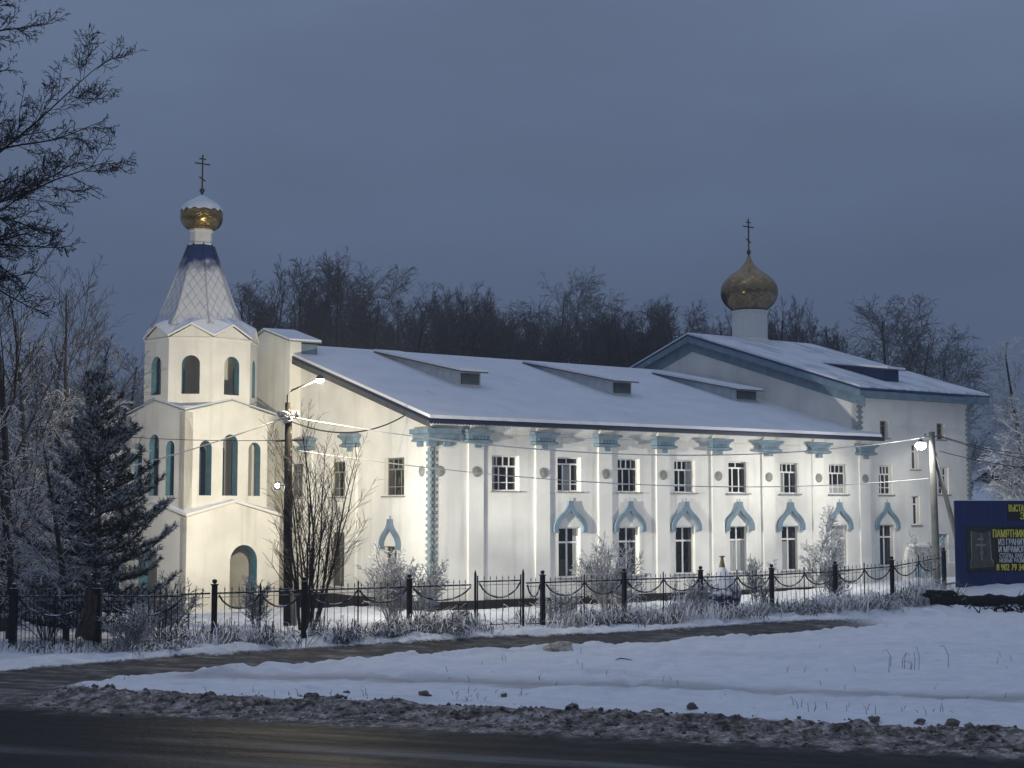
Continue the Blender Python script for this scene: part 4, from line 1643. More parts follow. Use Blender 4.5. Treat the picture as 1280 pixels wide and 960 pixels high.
# near fence on the left, close pickets
f3 = empty('iron_fence', (-19.6, 43.4, 0), 0)
tag(f3, 'near black iron fence with close pickets and thick posts under the pine tree', 'fence')
np_post, np_fin = post_mesh(1.98, .20)
xs = [-19.5, -16.85, -14.15, -11.75, -9.2]
for i, x in enumerate(xs[:-1]):
    p = link('post', np_post, f3, (x + 19.6, 0, 0)); link('finial', np_fin, p)
    L = xs[i + 1] - x - .26
    link('panel', panel_mesh(L, 1.62, .115 if i < 3 else .16, swags=1, mid=i < 3, drop=.5), f3, (x + 19.6 + .13, 0, 0))

# stub post by the gate
c = fpt(8.4) - V * 0.9
o = MB()
o.box((-.17, -.14, -.3), (.17, .14, .62)); o.tube([(-.17, 0, .7), (.17, 0, .86)], .03, 6); o.tube([(-.17, 0, .86), (.17, 0, .7)], .03, 6)
o.tube([(-.15, 0, .6), (-.17, 0, .9)], .025, 6); o.tube([(.15, 0, .6), (.17, 0, .9)], .025, 6)
tag(o.build('iron_stub', M['iron'], loc=(c[0], c[1], gz(*c)), rz=FYAW), 'short thick black iron stub with crossed bars before the gate', 'post')

# cloth over the near fence
r = random.Random(3)
mb = MB()
k, q = 18, 14
for side in (0,):
    vs = []
    for j in range(q + 1):
        v = j / q
        for i in range(k + 1):
            u = i / k
            w = .10 + .17 * v ** .6 + .03 * math.sin(v * 9) - .10 * (v > .8) * (u - .3)
            x = (u - .5) * 2 * w + .05 * math.sin(v * 5)
            y = -.10 - .05 * math.sin(u * 15 + v * 2.1) * (0.4 + v) - .05 * math.sin(u * PI)
            vs.append((x, y, 1.78 - 1.42 * v - .18 * abs(u - .45) * (v < .1) + .06 * math.sin(u * 9) * (v > .9)))
    mb.add(vs, [(j * (k + 1) + i, j * (k + 1) + i + 1, (j + 1) * (k + 1) + i + 1, (j + 1) * (k + 1) + i) for j in range(q) for i in range(k)])
    vs2 = [(x, -y * .55 + .02, z) for x, y, z in vs]
    mb.add(vs2, [(j * (k + 1) + i, j * (k + 1) + i + 1, (j + 1) * (k + 1) + i + 1, (j + 1) * (k + 1) + i) for j in range(q) for i in range(k)])
tag(mb.build('hanging_cloth', M['cloth'], None, True, loc=(-11.95, 43.32, .08)), 'brown sacking cloth hung over the close-picket fence beside its thick post', 'cloth')


# ------------------------------------------------------------------ poles, lamps, cables
def add_light(name, kind, loc, energy, color, parent, size=.12, aim=None, cone=100, blend=.6):
    l = bpy.data.lights.new(name, kind)
    l.energy = energy
    l.color = color
    if kind == 'SPOT':
        l.spot_size = R(cone)
        l.spot_blend = blend
    l.shadow_soft_size = size
    o = bpy.data.objects.new(name, l)
    COL.objects.link(o)
    o.parent = parent
    o.location = loc
    if aim is not None:
        o.rotation_euler = (Vector(aim) - Vector(loc)).to_track_quat('-Z', 'Y').to_euler()
    return o


PL = at(359, 640, 52.0)
PLx, PLy = PL.x, PL.y
lz = float(base_h(PLx, PLy))
pole = empty('street_lamp', (PLx, PLy, lz))
tag(pole, 'dark wooden utility pole with a raised lamp arm in front of the church gable', 'street lamp')
mb = MB(); mb.tube([(0.09, 0, -.4), (0.03, 0, 3.5), (0, 0, 7.75)], [.17, .15, .12], 10)
mb.build('pole', M['pole'], pole, True)
mb = MB(); mb.box((-.19, -.16, -.4), (.02, -.125, 1.3)); mb.box((.25, -.16, -.4), (.26, -.13, 1.3))
mb = MB(); mb.tube([(.30, -.05, -.4), (.22, -.05, 1.35)], [.12, .11], 8)
mb.build('concrete_foot', M['concrete'], pole, True)
arm_end = at(400, 473, 52.0) - Vector((PLx, PLy, lz))
mb = MB()
mb.tube([(-.02, 0, 7.3), (-.04, 0, 8.0), (.12, 0, 8.18), (arm_end.x - .1, 0, arm_end.z - .06)], .032, 8)
mb.build('lamp_arm', M['lamp_body'], pole, True)
mb = MB()
mb.lathe([(0, .14), (.06, .13), (.13, .04), (.15, -.02), (.14, -.03)], 14)
lh = mb.build('lamp_head', M['lamp_body'], pole, True, loc=(arm_end.x, 0, arm_end.z))
mb = MB(); mb.lathe([(.14, -.03), (.13, -.10), (.07, -.15), (0, -.16)], 14)
mb.build('bulb_cover', M['lamp_on'], lh, True)
for q_ in ([(-.45, 0, 6.42), (.55, 0, 6.48)], [(-.35, 0, 7.28), (.35, 0, 7.28)]):
    mb = MB(); mb.tube(q_, .037, 6)
    mb.build('cross_arm', M['pole'], pole)
r = random.Random(5)
mb = MB()       # coil of rimed cable and insulators under the arm
for i in range(16):
    a0 = r.uniform(0, 6.28)
    ctr = Vector((r.uniform(-.2, .26), r.uniform(-.12, .05) - .1, 7.22 + r.uniform(-.12, .14)))
    rr = r.uniform(.06, .16)
    tilt = r.uniform(-.6, .6)
    pts = [ctr + Vector((rr * math.cos(a0 + q * .5), rr * math.sin(a0 + q * .5) * tilt, rr * .8 * math.sin(a0 + q * .5))) for q in range(11)]
    mb.tube(pts, r.uniform(.016, .032), 5)
for sx in (-.33, -.1, .13, .32):
    mb.lathe([(0, 7.30), (.05, 7.31), (.06, 7.36), (.045, 7.40), (.06, 7.44), (0, 7.47)], 8, (sx, -.08, 0))
mb.build('cable_coil', M['frost_wire'], pole, True)
fl = at(347, 607, 51.8) - Vector((PLx, PLy, lz))
mb = MB(); mb.box((-.09, -.04, -.15), (.09, .05, .15)); mb.tube([(.08, 0, 0), (.33, 0.05, .02)], .02, 6)
fh = mb.build('floodlight', M['lamp_body'], pole, loc=(fl.x, fl.y, fl.z), rz=0)
mb = MB(); mb.lathe([(0, -.02), (.05, -.02), (.075, .0), (.075, .02)], 14)
for k_ in range(len(mb.v)): x_, y_, z_ = mb.v[k_]; mb.v[k_] = (x_, z_ - .065, y_)
mb.build('flood_glass', M['lamp_cool'], fh)
add_light('lamp_light', 'POINT', (arm_end.x + .02, 0, arm_end.z - .3), LAMP_ARM, (1.0, .86, .62), pole, .12)


def church_pt(p): return np.array([O[0], O[1], 0]) + np.array([*U, 0]) * p[0] + np.array([*V, 0]) * p[1] + np.array([0, 0, p[2]])


for w_, a_, c_, k_ in BEAMS_LEFT:
    q_ = church_pt(a_) - np.array([PLx, PLy, lz])
    add_light('flood_beam', 'SPOT', (fl.x, fl.y + .25, fl.z), w_, k_, pole, .15, aim=tuple(q_), cone=c_, blend=1.0)

PR = at(1167, 640, 70.0)
rz_ = float(base_h(PR.x, PR.y))
rp = empty('street_lamp', (PR.x, PR.y, rz_))
tag(rp, 'grey concrete pole with slanting brace and glaring lamp beside the blue billboard', 'street lamp')
top = 4 + 100 * 70 / 1895 - rz_
mb = MB(); mb.tube([(.08, 0, -.4), (0, 0, top)], [.19, .14], 8)
mb.build('pole', M['concrete'], rp, True)
mb = MB(); mb.tube([(.1, 0.05, top - .95), (1.75, .3, -.3)], [.10, .13], 8)
mb.build('brace', M['concrete'], rp, True)
mb = MB(); mb.tube([(-.35, 0, top - .25), (.42, 0, top - .2)], .035, 6)
xa = mb.build('cross_arm', M['lamp_body'], rp)
mb = MB(); mb.lathe([(0, 0), (.035, .01), (.045, .06), (.03, .1), (0, .13)], 8)
ins_me = mb.mesh('insulator', M['lamp_body'])
for sx in (-.3, .0, .36): link('insulator', ins_me, xa, (sx, 0, top - .2))
mb = MB(); mb.tube([(0, 0, top - .35), (-.25, -.05, top - .42), (-.42, -.1, top - .5)], .025, 6)
mb.build('lamp_arm', M['lamp_body'], rp)
mb = MB(); mb.lathe([(0, .14), (.08, .12), (.16, 0), (.17, -.03)], 12)
lh = mb.build('lamp_head', M['lamp_body'], rp, True, loc=(-.56, -.15, top - .48))
mb = MB(); mb.lathe([(.17, -.03), (.24, -.1), (.25, -.2), (.17, -.31), (0, -.35)], 16)
mb.build('bulb_cover', M['lamp_cool'], lh, True)
add_light('lamp_light', 'POINT', (-.56, -.2, top - .85), GLOW_RIGHT, (1.0, .95, .84), rp, .12)
for w_, a_, c_, k_ in BEAMS_RIGHT:
    q_ = church_pt(a_) - np.array([PR.x, PR.y, rz_])
    add_light('lamp_beam', 'SPOT', (-.62, -.2, top - .85), w_, k_, rp, .15, aim=tuple(q_), cone=c_, blend=1.0)


def cable(a, b, sag, rad, m, label, name='cable', n=26, jitter=0.0):
    a, b = Vector(a), Vector(b)
    r = random.Random(int(abs(a.x * 100) + abs(b.z * 37)))
    pts, rs = [], []
    for i in range(n + 1):
        f = i / n
        p = a.lerp(b, f)
        p.z -= sag * 4 * f * (1 - f)
        pts.append(p)
        rs.append(rad * (1 + r.uniform(-jitter, jitter)))
    mb = MB()
    mb.tube(pts, rs, 5)
    return tag(mb.build(name, m, None, True), label, 'cable')


pt = Vector((PLx, PLy, 0))
rpt = Vector((PR.x, PR.y, 0))
cable(pt + Vector((.2, -.1, 7.22)), rpt + Vector((-.35, 0, rz_ + top - .25)), 1.05, .024, M['frost_wire'], 'white rimed upper cable slung across the front between the two poles', jitter=.15, n=40)
cable(pt + Vector((.3, 0, 6.45)) + Vector((0, 0, -.35)), rpt + Vector((-.2, 0, rz_ + 5.05)), .75, .020, M['frost_wire'], 'thin rimed lower cable slung across the upper windows between the poles', jitter=.15, n=40)
cable(pt + Vector((-.2, -.1, 7.2)), at(-60, 625, 47), .35, .024, M['frost_wire'], 'white rimed cable running left from the dark pole past the bell tower', jitter=.2)
cable(pt + Vector((-.3, 0, 6.45)), at(-60, 520, 60), .3, .012, M['black_wire'], 'thin black cable running left from the cross arm over the pine')
gp = np.array([O[0], O[1]]) + V * 1.6
cable(pt + Vector((.1, .1, 7.1)), (gp[0] - .1, gp[1] - .05, 7.95), .55, .028, M['black_wire'], 'dark drooping cable from the wooden pole to the gable eaves')
for dz, dy, lb in ((-.18, 40, 'upper thin cable leading right from the concrete pole'), (-.22, 60, 'middle thin cable leading right from the concrete pole'), (-.9, 75, 'lowest thin cable leading right from the concrete pole')):
    cable(rpt + Vector((.36, 0, rz_ + top + dz)), at(1300 + dy, 548 + dy * .55, 78), .3, .018, M['black_wire'], lb)

# ------------------------------------------------------------------ billboard
BY = 66.0
b0 = at(1196, 735, BY)
sc_ = BY / F_PX
bb = empty('billboard', (b0.x, BY, b0.z))
tag(bb, 'big blue metal billboard advertising gravestones in yellow and grey letters', 'billboard')
BW, BH = 6.2, (735 - 628) * sc_
mb = MB()
n = 62
for i in range(n):
    x0 = BW * i / n
    mb.box((x0, .0 + (.018 if i % 3 == 2 else 0), 0.0), (x0 + BW / n - .001, .05, BH))
mb.box((-.03, -.03, -.03), (.0, .08, BH + .03)); mb.box((BW, -.03, -.03), (BW + .03, .08, BH + .03))
mb.box((0, -.028, BH), (BW, .078, BH + .035)); mb.box((0, -.028, -.035), (BW, .078, -.0))
mb.build('panel', M['board'], bb)
mb = MB()
for x in (.25, 3.1, 5.9): mb.box((x - .06, .081, -1.2), (x + .06, .20, BH - .1))
mb.build('support_legs', M['iron'], bb)
mb = MB(); mb.box((-.02, -.02, BH + .038), (BW, .07, BH + .075))
mb.build('snow_cap', M['snow'], bb)


def pr(x0, y0, x1, y1, d, m, name, parent):
    q = MB()
    q.box(((x0 - 1196) * sc_, d - .004, (735 - y1) * sc_), ((x1 - 1196) * sc_, d, (735 - y0) * sc_))
    return q.build(name, m, parent)


poster = pr(1209, 659, 1338, 715, -.006, M['poster'], 'poster', bb)
pr(1210, 660, 1246, 714, -.012, M['poster_olive'], 'poster_photo', poster)
q = MB()


def P2(x, y): return ((x - 1196) * sc_, (735 - y) * sc_)


q.prism([P2(1214.5, 711), P2(1243, 708.5), P2(1242.5, 705), P2(1239.5, 699), P2(1238, 665), P2(1230, 667.5), P2(1221, 666), P2(1215.5, 664), P2(1215.5, 698), P2(1213.5, 704)], -.022, -.018)
q.build('printed_gravestone', M['stone_grey'], poster)
q = MB()
for a, b in (((1215.3, 665), (1215.5, 698)), ((1215.5, 698), (1213.3, 704)), ((1213.3, 704), (1214, 711)), ((1238.2, 665), (1239.8, 699)), ((1239.8, 699), (1242.8, 704))):
    (xa, za), (xb, zb) = P2(*a), P2(*b)
    q.tube([(xa, -.024, za), (xb, -.024, zb)], .022, 5)
for x0, y0, x1, y1 in ((1227.3, 667, 1228.8, 701), (1223, 673.5, 1230.9, 676.2), (1220.8, 680.5, 1233, 683.5), (1225.5, 690, 1230, 693.4)):
    (xa, za), (xb, zb) = P2(x0, y1), P2(x1, y0)
    q.box((xa, -.028 - .0015 * (x0 % 7), za), (xb, -.0225, zb))
q.build('printed_cross', M['stone_light'], poster)


def text(s, px, py_base, hpx, m, parent, wpx=None):
    cu = bpy.data.curves.new('lettering', 'FONT')
    cu.body = s
    cu.size = 1.0
    cu.extrude = .003
    cu.offset = 0.0
    ob = bpy.data.objects.new('lettering', cu)
    me = bpy.data.meshes.new_from_object(ob)
    bpy.data.objects.remove(ob)
    xs = [v.co.x for v in me.vertices]
    ys = [v.co.y for v in me.vertices]
    if not xs: return
    kx0, ky = min(xs), hpx * sc_ / .69
    kx = (wpx * sc_) / (max(xs) - kx0) if wpx else ky
    for v in me.vertices:
        v.co = ((v.co.x - kx0) * kx, -v.co.z, v.co.y * ky)
    bm = bmesh.new()
    for dx, dy in ((0, 0), (.022 * ky, -.0012), (-.022 * ky, -.0024)):     # bold strokes: three impressions, each a hair proud of the last
        k0 = len(bm.verts)
        bm.from_mesh(me)
        bm.verts.ensure_lookup_table()
        for v in bm.verts[k0:]: v.co.x += dx; v.co.y += dy
    bm.to_mesh(me)
    bm.free()
    me.materials.append(m)
    link('lettering', me, parent, ((px - 1196) * sc_, -.0265, (735 - py_base) * sc_))


sign = pr(1261, 630.5, 1338, 652, -.006, M['poster'], 'sign_plate', bb)
text('ВЫСТАВКА', 1263, 640.5, 8.2, M['txt_yellow'], sign, 29)
text('З', 1277, 650, 8.2, M['txt_yellow'], sign, 5.2)
text('ПАМЯТНИКИ', 1242.5, 672.5, 9.2, M['txt_yellow'], poster, 44)
text('ИЗ ГРАНИТА', 1249, 682, 7.6, M['txt_white'], poster, 37)
text('И МРАМОРА', 1249, 691, 7.6, M['txt_white'], poster, 37)
text('СТОЛЫ, ЛАВОЧКИ', 1250, 697.5, 5.0, M['txt_white'], poster, 40)
text('НОВЫЕ РАЗМЕРЫ', 1250, 703.5, 5.0, M['txt_white'], poster, 40)
text('8 902 79 345', 1246, 713.2, 7.8, M['txt_yellow'], poster, 37)


# ------------------------------------------------------------------ trees
class Twigs:
    """collects branch polylines and turns them into tubes, batched by length"""

    def __init__(self): self.b = {}

    def add(self, pts, rad): self.b.setdefault(len(pts), []).append((pts, rad))

    def mesh(self, name, m, sides=3):
        V_, F_, off = [], [], 0
        for k, L in self.b.items():
            P = np.array([p for p, _ in L])
            Rr = np.array([r for _, r in L])
            D = np.empty_like(P)
            D[:, 1:-1] = P[:, 2:] - P[:, :-2]
            D[:, 0] = P[:, 1] - P[:, 0]
            D[:, -1] = P[:, -1] - P[:, -2]
            D /= np.linalg.norm(D, axis=2, keepdims=True) + 1e-9
            ref = np.where(np.abs(D[..., 2:3]) < .9, np.array([0, 0, 1.0]), np.array([1.0, 0, 0]))
            A = np.cross(D, ref)
            A /= np.linalg.norm(A, axis=2, keepdims=True) + 1e-9
            B = np.cross(D, A)
            ring = []
            for j in range(sides):
                t = 2 * PI * j / sides + .3
                ring.append(P + (A * math.cos(t) + B * math.sin(t)) * Rr[..., None])
            X = np.stack(ring, 2)                       # N,k,sides,3
            N = len(P)
            ids = off + np.arange(N * k * sides).reshape(N, k, sides)
            a, b = ids[:, :-1, :], ids[:, 1:, :]
            F = np.stack([a, b, np.roll(b, -1, 2), np.roll(a, -1, 2)], -1).reshape(-1, 4)
            V_.append(X.reshape(-1, 3))
            F_.append(F)
            off += N * k * sides
        return np_mesh(name, np.concatenate(V_), np.concatenate(F_), m)


def unit(v): return v / (np.linalg.norm(v) + 1e-9)


def grow(rng, trunk, crown, p, d, L, r, lev, cfg):
    """one branch and, recursively, what springs from it"""
    nseg = max(2, cfg['segs'][lev])
    pts, rad = [p.copy()], [r]
    d = unit(d)
    for i in range(nseg):
        d = unit(d + rng.normal(0, cfg['wob'][lev], 3) + np.array([0, 0, cfg['up'][lev]]))
        p = p + d * L / nseg
        pts.append(p.copy())
        rad.append(r * (1 - (i + 1) / nseg * cfg['tap'][lev]) + cfg.get('rmin', .004))
    (trunk if lev <= cfg['trunk_lev'] else crown).add(pts, rad)
    if lev + 1 >= len(cfg['segs']): return
    n = cfg['n'][lev]
    n = int(n * rng.uniform(.8, 1.2) * (1 if lev == 0 else min(1.3, max(.4, L / cfg['ref'][lev])))) + 1
    for c in range(n):
        f = cfg['from'][lev] + (cfg.get('to', 1.0) - cfg['from'][lev]) * (c + rng.uniform(0, 1)) / n
        f = min(f, .995)
        q = f * nseg
        i = int(q)
        b = pts[i] + (pts[i + 1] - pts[i]) * (q - i)
        dd = unit(pts[i + 1] - pts[i])
        a = rng.normal(0, 1, 3)
        a = unit(a - dd * a.dot(dd))
        if lev == 0 and cfg.get('spiral'):
            ang = c * 2.4 + rng.uniform(-.4, .4)
            a = np.array([math.cos(ang), math.sin(ang), 0])
        th = cfg['ang'][lev] * rng.uniform(.75, 1.25)
        nd = dd * math.cos(th) + a * math.sin(th)
        cl = L * cfg['len'][lev] * (cfg['shape'](f) if lev == 0 else (1 - .55 * f)) * rng.uniform(.7, 1.25)
        cr = max(.006, (r * (1 - f * cfg['tap'][lev])) * cfg['rr'][lev])
        grow(rng, trunk, crown, b, nd, cl, cr, lev + 1, cfg)


POPLAR = dict(segs=[9, 5, 3, 2], wob=[.035, .10, .14, .2], up=[.05, .10, .04, .0], tap=[.85, .85, .8, .7], n=[34, 9, 6], ref=[1, 3.5, 1.2],
              **{'from': [.16, .2, .15]}, ang=[.55, .6, .7], len=[.27, .42, .55], rr=[.42, .5, .55], trunk_lev=0, shape=lambda f: .45 + .75 * math.sin(PI * min(1, f * .9 + .12)), rmin=.012)
BIRCH = dict(POPLAR, n=[30, 10, 7], ang=[.65, .65, .7], len=[.30, .5, .6], up=[.04, .05, -.06, -.14], shape=lambda f: .35 + .85 * math.sin(PI * min(1, f * .85 + .12)))


def tree_meshes(seed, H, r, cfg, m_trunk, m_crown, sides=3):
    rng = np.random.default_rng(seed)
    t, c = Twigs(), Twigs()
    grow(rng, t, c, np.array([0, 0, -.3]), np.array([rng.normal(0, .02), rng.normal(0, .02), 1.0]), H, r, 0, cfg)
    return t.mesh('trunk', m_trunk, 6), c.mesh('crown', m_crown, sides)


def place_tree(name, meshes, loc, s, rz, label, cat, group=None, sxy=1.0):
    o = empty(name, loc, rz)
    o.scale = (s * sxy, s * sxy, s)
    tag(o, label, cat, group)
    link('trunk', meshes[0], o)
    link('crown', meshes[1], o)
    return o


far_kinds = [tree_meshes(100 + i, 20.0, .24, POPLAR if i % 3 else BIRCH, M['bark'], M['twig_far']) for i in range(6)]
sky = [(292, 372), (316, 350), (338, 336), (372, 352), (396, 342), (413, 334), (432, 333), (452, 350), (472, 372), (492, 380), (520, 366), (545, 362), (566, 370), (584, 367), (602, 376),
       (622, 372), (640, 388), (655, 404), (672, 400), (738, 392), (757, 402), (775, 392), (790, 386), (812, 388), (832, 390), (852, 380), (874, 394),
       (922, 390), (958, 384), (976, 376), (998, 386), (1018, 408), (1036, 420)]
rr_ = random.Random(11)
LBL_WOOD = 'tall dark leafless tree in the wood rising behind the snowy roofs'
for i, (px, py) in enumerate(sky):
    Y = rr_.uniform(104, 128)
    p = at(px, py, Y)
    s = (p.z - 0.3) / 20.8
    place_tree('bare_tree', far_kinds[rr_.randrange(6)], (p.x, p.y, 0), s, rr_.uniform(0, 6.28), LBL_WOOD, 'tree', 'bare trees of the wood behind the church', rr_.uniform(.8, 1.15))
for i in range(26):
    px = 285 + i * 30.5 + rr_.uniform(-10, 10)
    if 880 < px < 915: px = 880
    py = 405 + rr_.uniform(-12, 28) + (10 if px > 640 else 0)
    Y = rr_.uniform(100, 135)
    p = at(px, py, Y)
    place_tree('bare_tree', far_kinds[rr_.randrange(6)], (p.x, p.y, 0), (p.z - .3) / 20.0, rr_.uniform(0, 6.28), LBL_WOOD, 'tree', 'bare trees of the wood behind the church', 1.35)
for i in range(13):
    px = -70 + i * 27 + rr_.uniform(-8, 8)
    p = at(px, rr_.uniform(425, 490), rr_.uniform(92, 125))
    place_tree('bare_tree', far_kinds[rr_.randrange(6)], (p.x, p.y, -.3), (p.z - .3) / 20.8, rr_.uniform(0, 6.28), 'dim leafless tree in the wood beyond the pine and frosted trees', 'tree', 'dim trees of the wood beyond the pine', 1.4)
pale_kinds = [tree_meshes(130 + i, 18.0, .2, BIRCH, M['bark'], M['twig_pale']) for i in range(2)]
for (px, py, lb) in ((694, 363, 'taller pale leafless tree rising between two dark clumps of the wood'), (712, 374, 'pale slender leafless tree just right of the tallest pale tree')):
    p = at(px, py, 130)
    place_tree('bare_tree', pale_kinds[0], (p.x, p.y, 0), p.z / 18.0, px, lb, 'tree', None, .8)
for (px, py, lb) in ((1108, 398, 'round-crowned bare birch behind the right end of the church roof'), (1148, 425, 'smaller bare birch right of the round-crowned one'), (1172, 452, 'lowest bare birch near the right tip of the church roof')):
    p = at(px, py, 112)
    place_tree('birch_tree', pale_kinds[1], (p.x, p.y, 0), p.z / 18.0, px, lb, 'tree', None, 1.25)

# frosted trees
FROST = dict(POPLAR, segs=[8, 5, 3, 2], n=[36, 13, 9], ang=[.9, .7, .75], len=[.34, .5, .6], up=[.03, .03, -.03, -.12], shape=lambda f: .9 - .55 * f, rmin=.010,
             **{'from': [.10, .15, .1]})
fk = [tree_meshes(200 + i, 9.0, .13, FROST, M['shoot'], M['frost']) for i in range(3)]
fl_specs = [(20, 520, 47.5, 'frosted thicket tree close behind the thick fence post at the far left', 1.5), (60, 410, 70, 'tall frosted tree between the two dark bare ones at left', 1.2), (88, 560, 44.7, 'frosted young broadleaf tree whose white twigs cross the left half of the pine', 1.25), (5, 480, 58, 'dense frosted tree behind the dark trunk at the left edge', 1.2), (130, 430, 78, 'blurred frosted tree rising behind the pine top', 1.3), (40, 372, 62, 'tall frosted tree with dark trunk top at the far left behind the near fence', 1.0), (108, 478, 57, 'low frosted tree half hidden behind the pine', 1.3),
            (-18, 560, 50, 'frosted low tree cut by the left edge of the photo', 1.2), (62, 470, 66, 'frosted tree filling the gap left of the pine', 1.3),
            (150, 440, 72, 'hazy frosted tree between pine and bell tower', 1.1), (28, 590, 52, 'frosted bush tree behind the close-picket fence, lowest of its group', 1.6),
            (175, 480, 80, 'faint frosted tree touching the left side of the bell tower', 1.2)]
for i, (px, py, Y, lb, w) in enumerate(fl_specs):
    p = at(px, py, Y)
    place_tree('frosted_tree', fk[i % 3], (p.x, p.y, gz(p.x, p.y)), p.z / 9.0, i * 1.7, lb, 'tree', None, w)
p = at(1262, 445, 84)
place_tree('frosted_tree', tree_meshes(231, 11.0, .14, dict(FROST, n=[40, 13, 9]), M['shoot'], M['hoar']), (p.x + 1.2, p.y, .5), p.z / 11.0, 1.0, 'white rimed tree at the right edge above the billboard', 'tree', None, 1.15)
p = at(1300, 500, 76)
place_tree('frosted_tree', tree_meshes(232, 9.0, .14, dict(FROST, n=[44, 14, 10]), M['shoot'], M['hoar']), (p.x - .3, p.y, .5), p.z / 9.0, 2.0, 'bushier rimed tree cut by the right edge just behind the billboard', 'tree', None, 1.5)
BARE = dict(POPLAR, n=[22, 8, 5], ang=[.6, .6, .7], len=[.33, .45, .5], rmin=.006, up=[.03, .08, .03, 0])
p = at(85, 348, 64)
place_tree('bare_tree', tree_meshes(241, 13.5, .14, BARE, M['bark'], M['shoot']), (p.x, p.y, gz(p.x, p.y)), p.z / 13.5, 0.4, 'slender bare tree whose top stands clear above the pine', 'tree')
p = at(12, 330, 50)
place_tree('bare_tree', tree_meshes(242, 12.0, .20, dict(BARE, ang=[.8, .6, .7]), M['bark'], M['shoot']), (p.x, p.y, gz(p.x, p.y)), p.z / 12.0, 2.0, 'straight dark tree trunk at the far left with thin bare side branches', 'tree')

# many-stemmed bare bush tree before the gable
rng = np.random.default_rng(77)
t_, c_ = Twigs(), Twigs()
STEM = dict(segs=[8, 4, 3], wob=[.06, .09, .12], up=[.06, .06, .02], tap=[.85, .8, .7], n=[11, 6], ref=[1, 1.5], **{'from': [.22, .15]}, ang=[.5, .6], len=[.34, .42], rr=[.45, .5],
            trunk_lev=0, shape=lambda f: 1.05 - .5 * f, rmin=.0035)
bx_, by_ = at(383, 775, 50.5).x, 50.5
for k in range(15):
    a = rng.uniform(0, 6.28)
    lean = rng.uniform(.04, .42)
    H_ = rng.uniform(4.6, 7.2) * (1 - .35 * lean)
    grow(rng, t_, c_, np.array([.18 * math.cos(a), .18 * math.sin(a), -.2]), np.array([lean * math.cos(a), lean * math.sin(a), 1.0]), H_, rng.uniform(.03, .055), 0, STEM)
o = empty('bare_tree', (bx_, by_, gz(bx_, by_)))
tag(o, 'many-stemmed leafless bush tree fanning up in front of the gable end', 'tree')
link('trunk', t_.mesh('trunk', M['shoot'], 5), o)
link('crown', c_.mesh('crown', M['shoot'], 3), o)

# big tree outside the left edge whose limbs hang into the picture
rng = np.random.default_rng(5)
t_, c_ = Twigs(), Twigs()
LIMB = dict(segs=[9, 5, 4, 3], wob=[.06, .12, .16, .2], up=[.015, .02, .0, -.03], tap=[.88, .8, .75, .6], n=[15, 9, 6], ref=[1, 1.0, .45], **{'from': [.18, .12, .15]}, ang=[.65, .75, .75], len=[.30, .46, .5], rr=[.42, .5, .6],
            trunk_lev=0, shape=lambda f: 1.1 - .5 * f, rmin=.0036)
TB = np.array([-16.0, 39.6, 0.0])
tp, pts, rad = TB.copy(), [], []
for i in range(12):
    z = i * 1.9
    pts.append(np.array([TB[0] + .06 * math.sin(i), TB[1] + .05 * i, z - .2])); rad.append(.34 * (1 - i / 14))
t_.add(pts, rad)
limbs = [((-70, 255), (150, 78), 31.0), ((-60, 200), (128, 150), 31.6), ((-70, 270), (152, 258), 30.6), ((-50, 300), (80, 330), 31.2), ((-40, 270), (95, 200), 32.0),
         ((-60, 330), (60, 372), 31.4), ((-60, 45), (68, 30), 31.8), ((-60, 20), (62, -12), 30.8), ((-70, 310), (70, 285), 32.4), ((-60, 250), (60, 318), 30.4), ((-60, 360), (40, 345), 31.0), ((-70, 120), (10, 78), 31.5), ((-60, 285), (52, 258), 31.7), ((-60, 325), (66, 300), 30.9), ((-55, 300), (48, 352), 32.2), ((-60, 235), (40, 232), 31.1), ((-50, 320), (30, 322), 31.9)]
for a, b, Y in limbs:
    A, B = np.array(at(*a, Y + 7.0)), np.array(at(*b, Y + 7.0))
    trunk_pt = np.array([TB[0], TB[1] + A[2] * .033, max(1, A[2] - 1.6)])
    t_.add([trunk_pt, trunk_pt * .45 + A * .55 + [0, 0, .3], A], [.10, .06, .042])
    grow(rng, t_, c_, A, B - A, float(np.linalg.norm(B - A)), .038, 0, LIMB)
o = empty('overhanging_tree', (0, 0, 0))
tag(o, 'black bare tree with twiggy limbs reaching in from the upper left edge', 'tree')
link('trunk', t_.mesh('trunk', M['twig_black'], 6), o)
link('crown', c_.mesh('crown', M['twig_black'], 3), o)


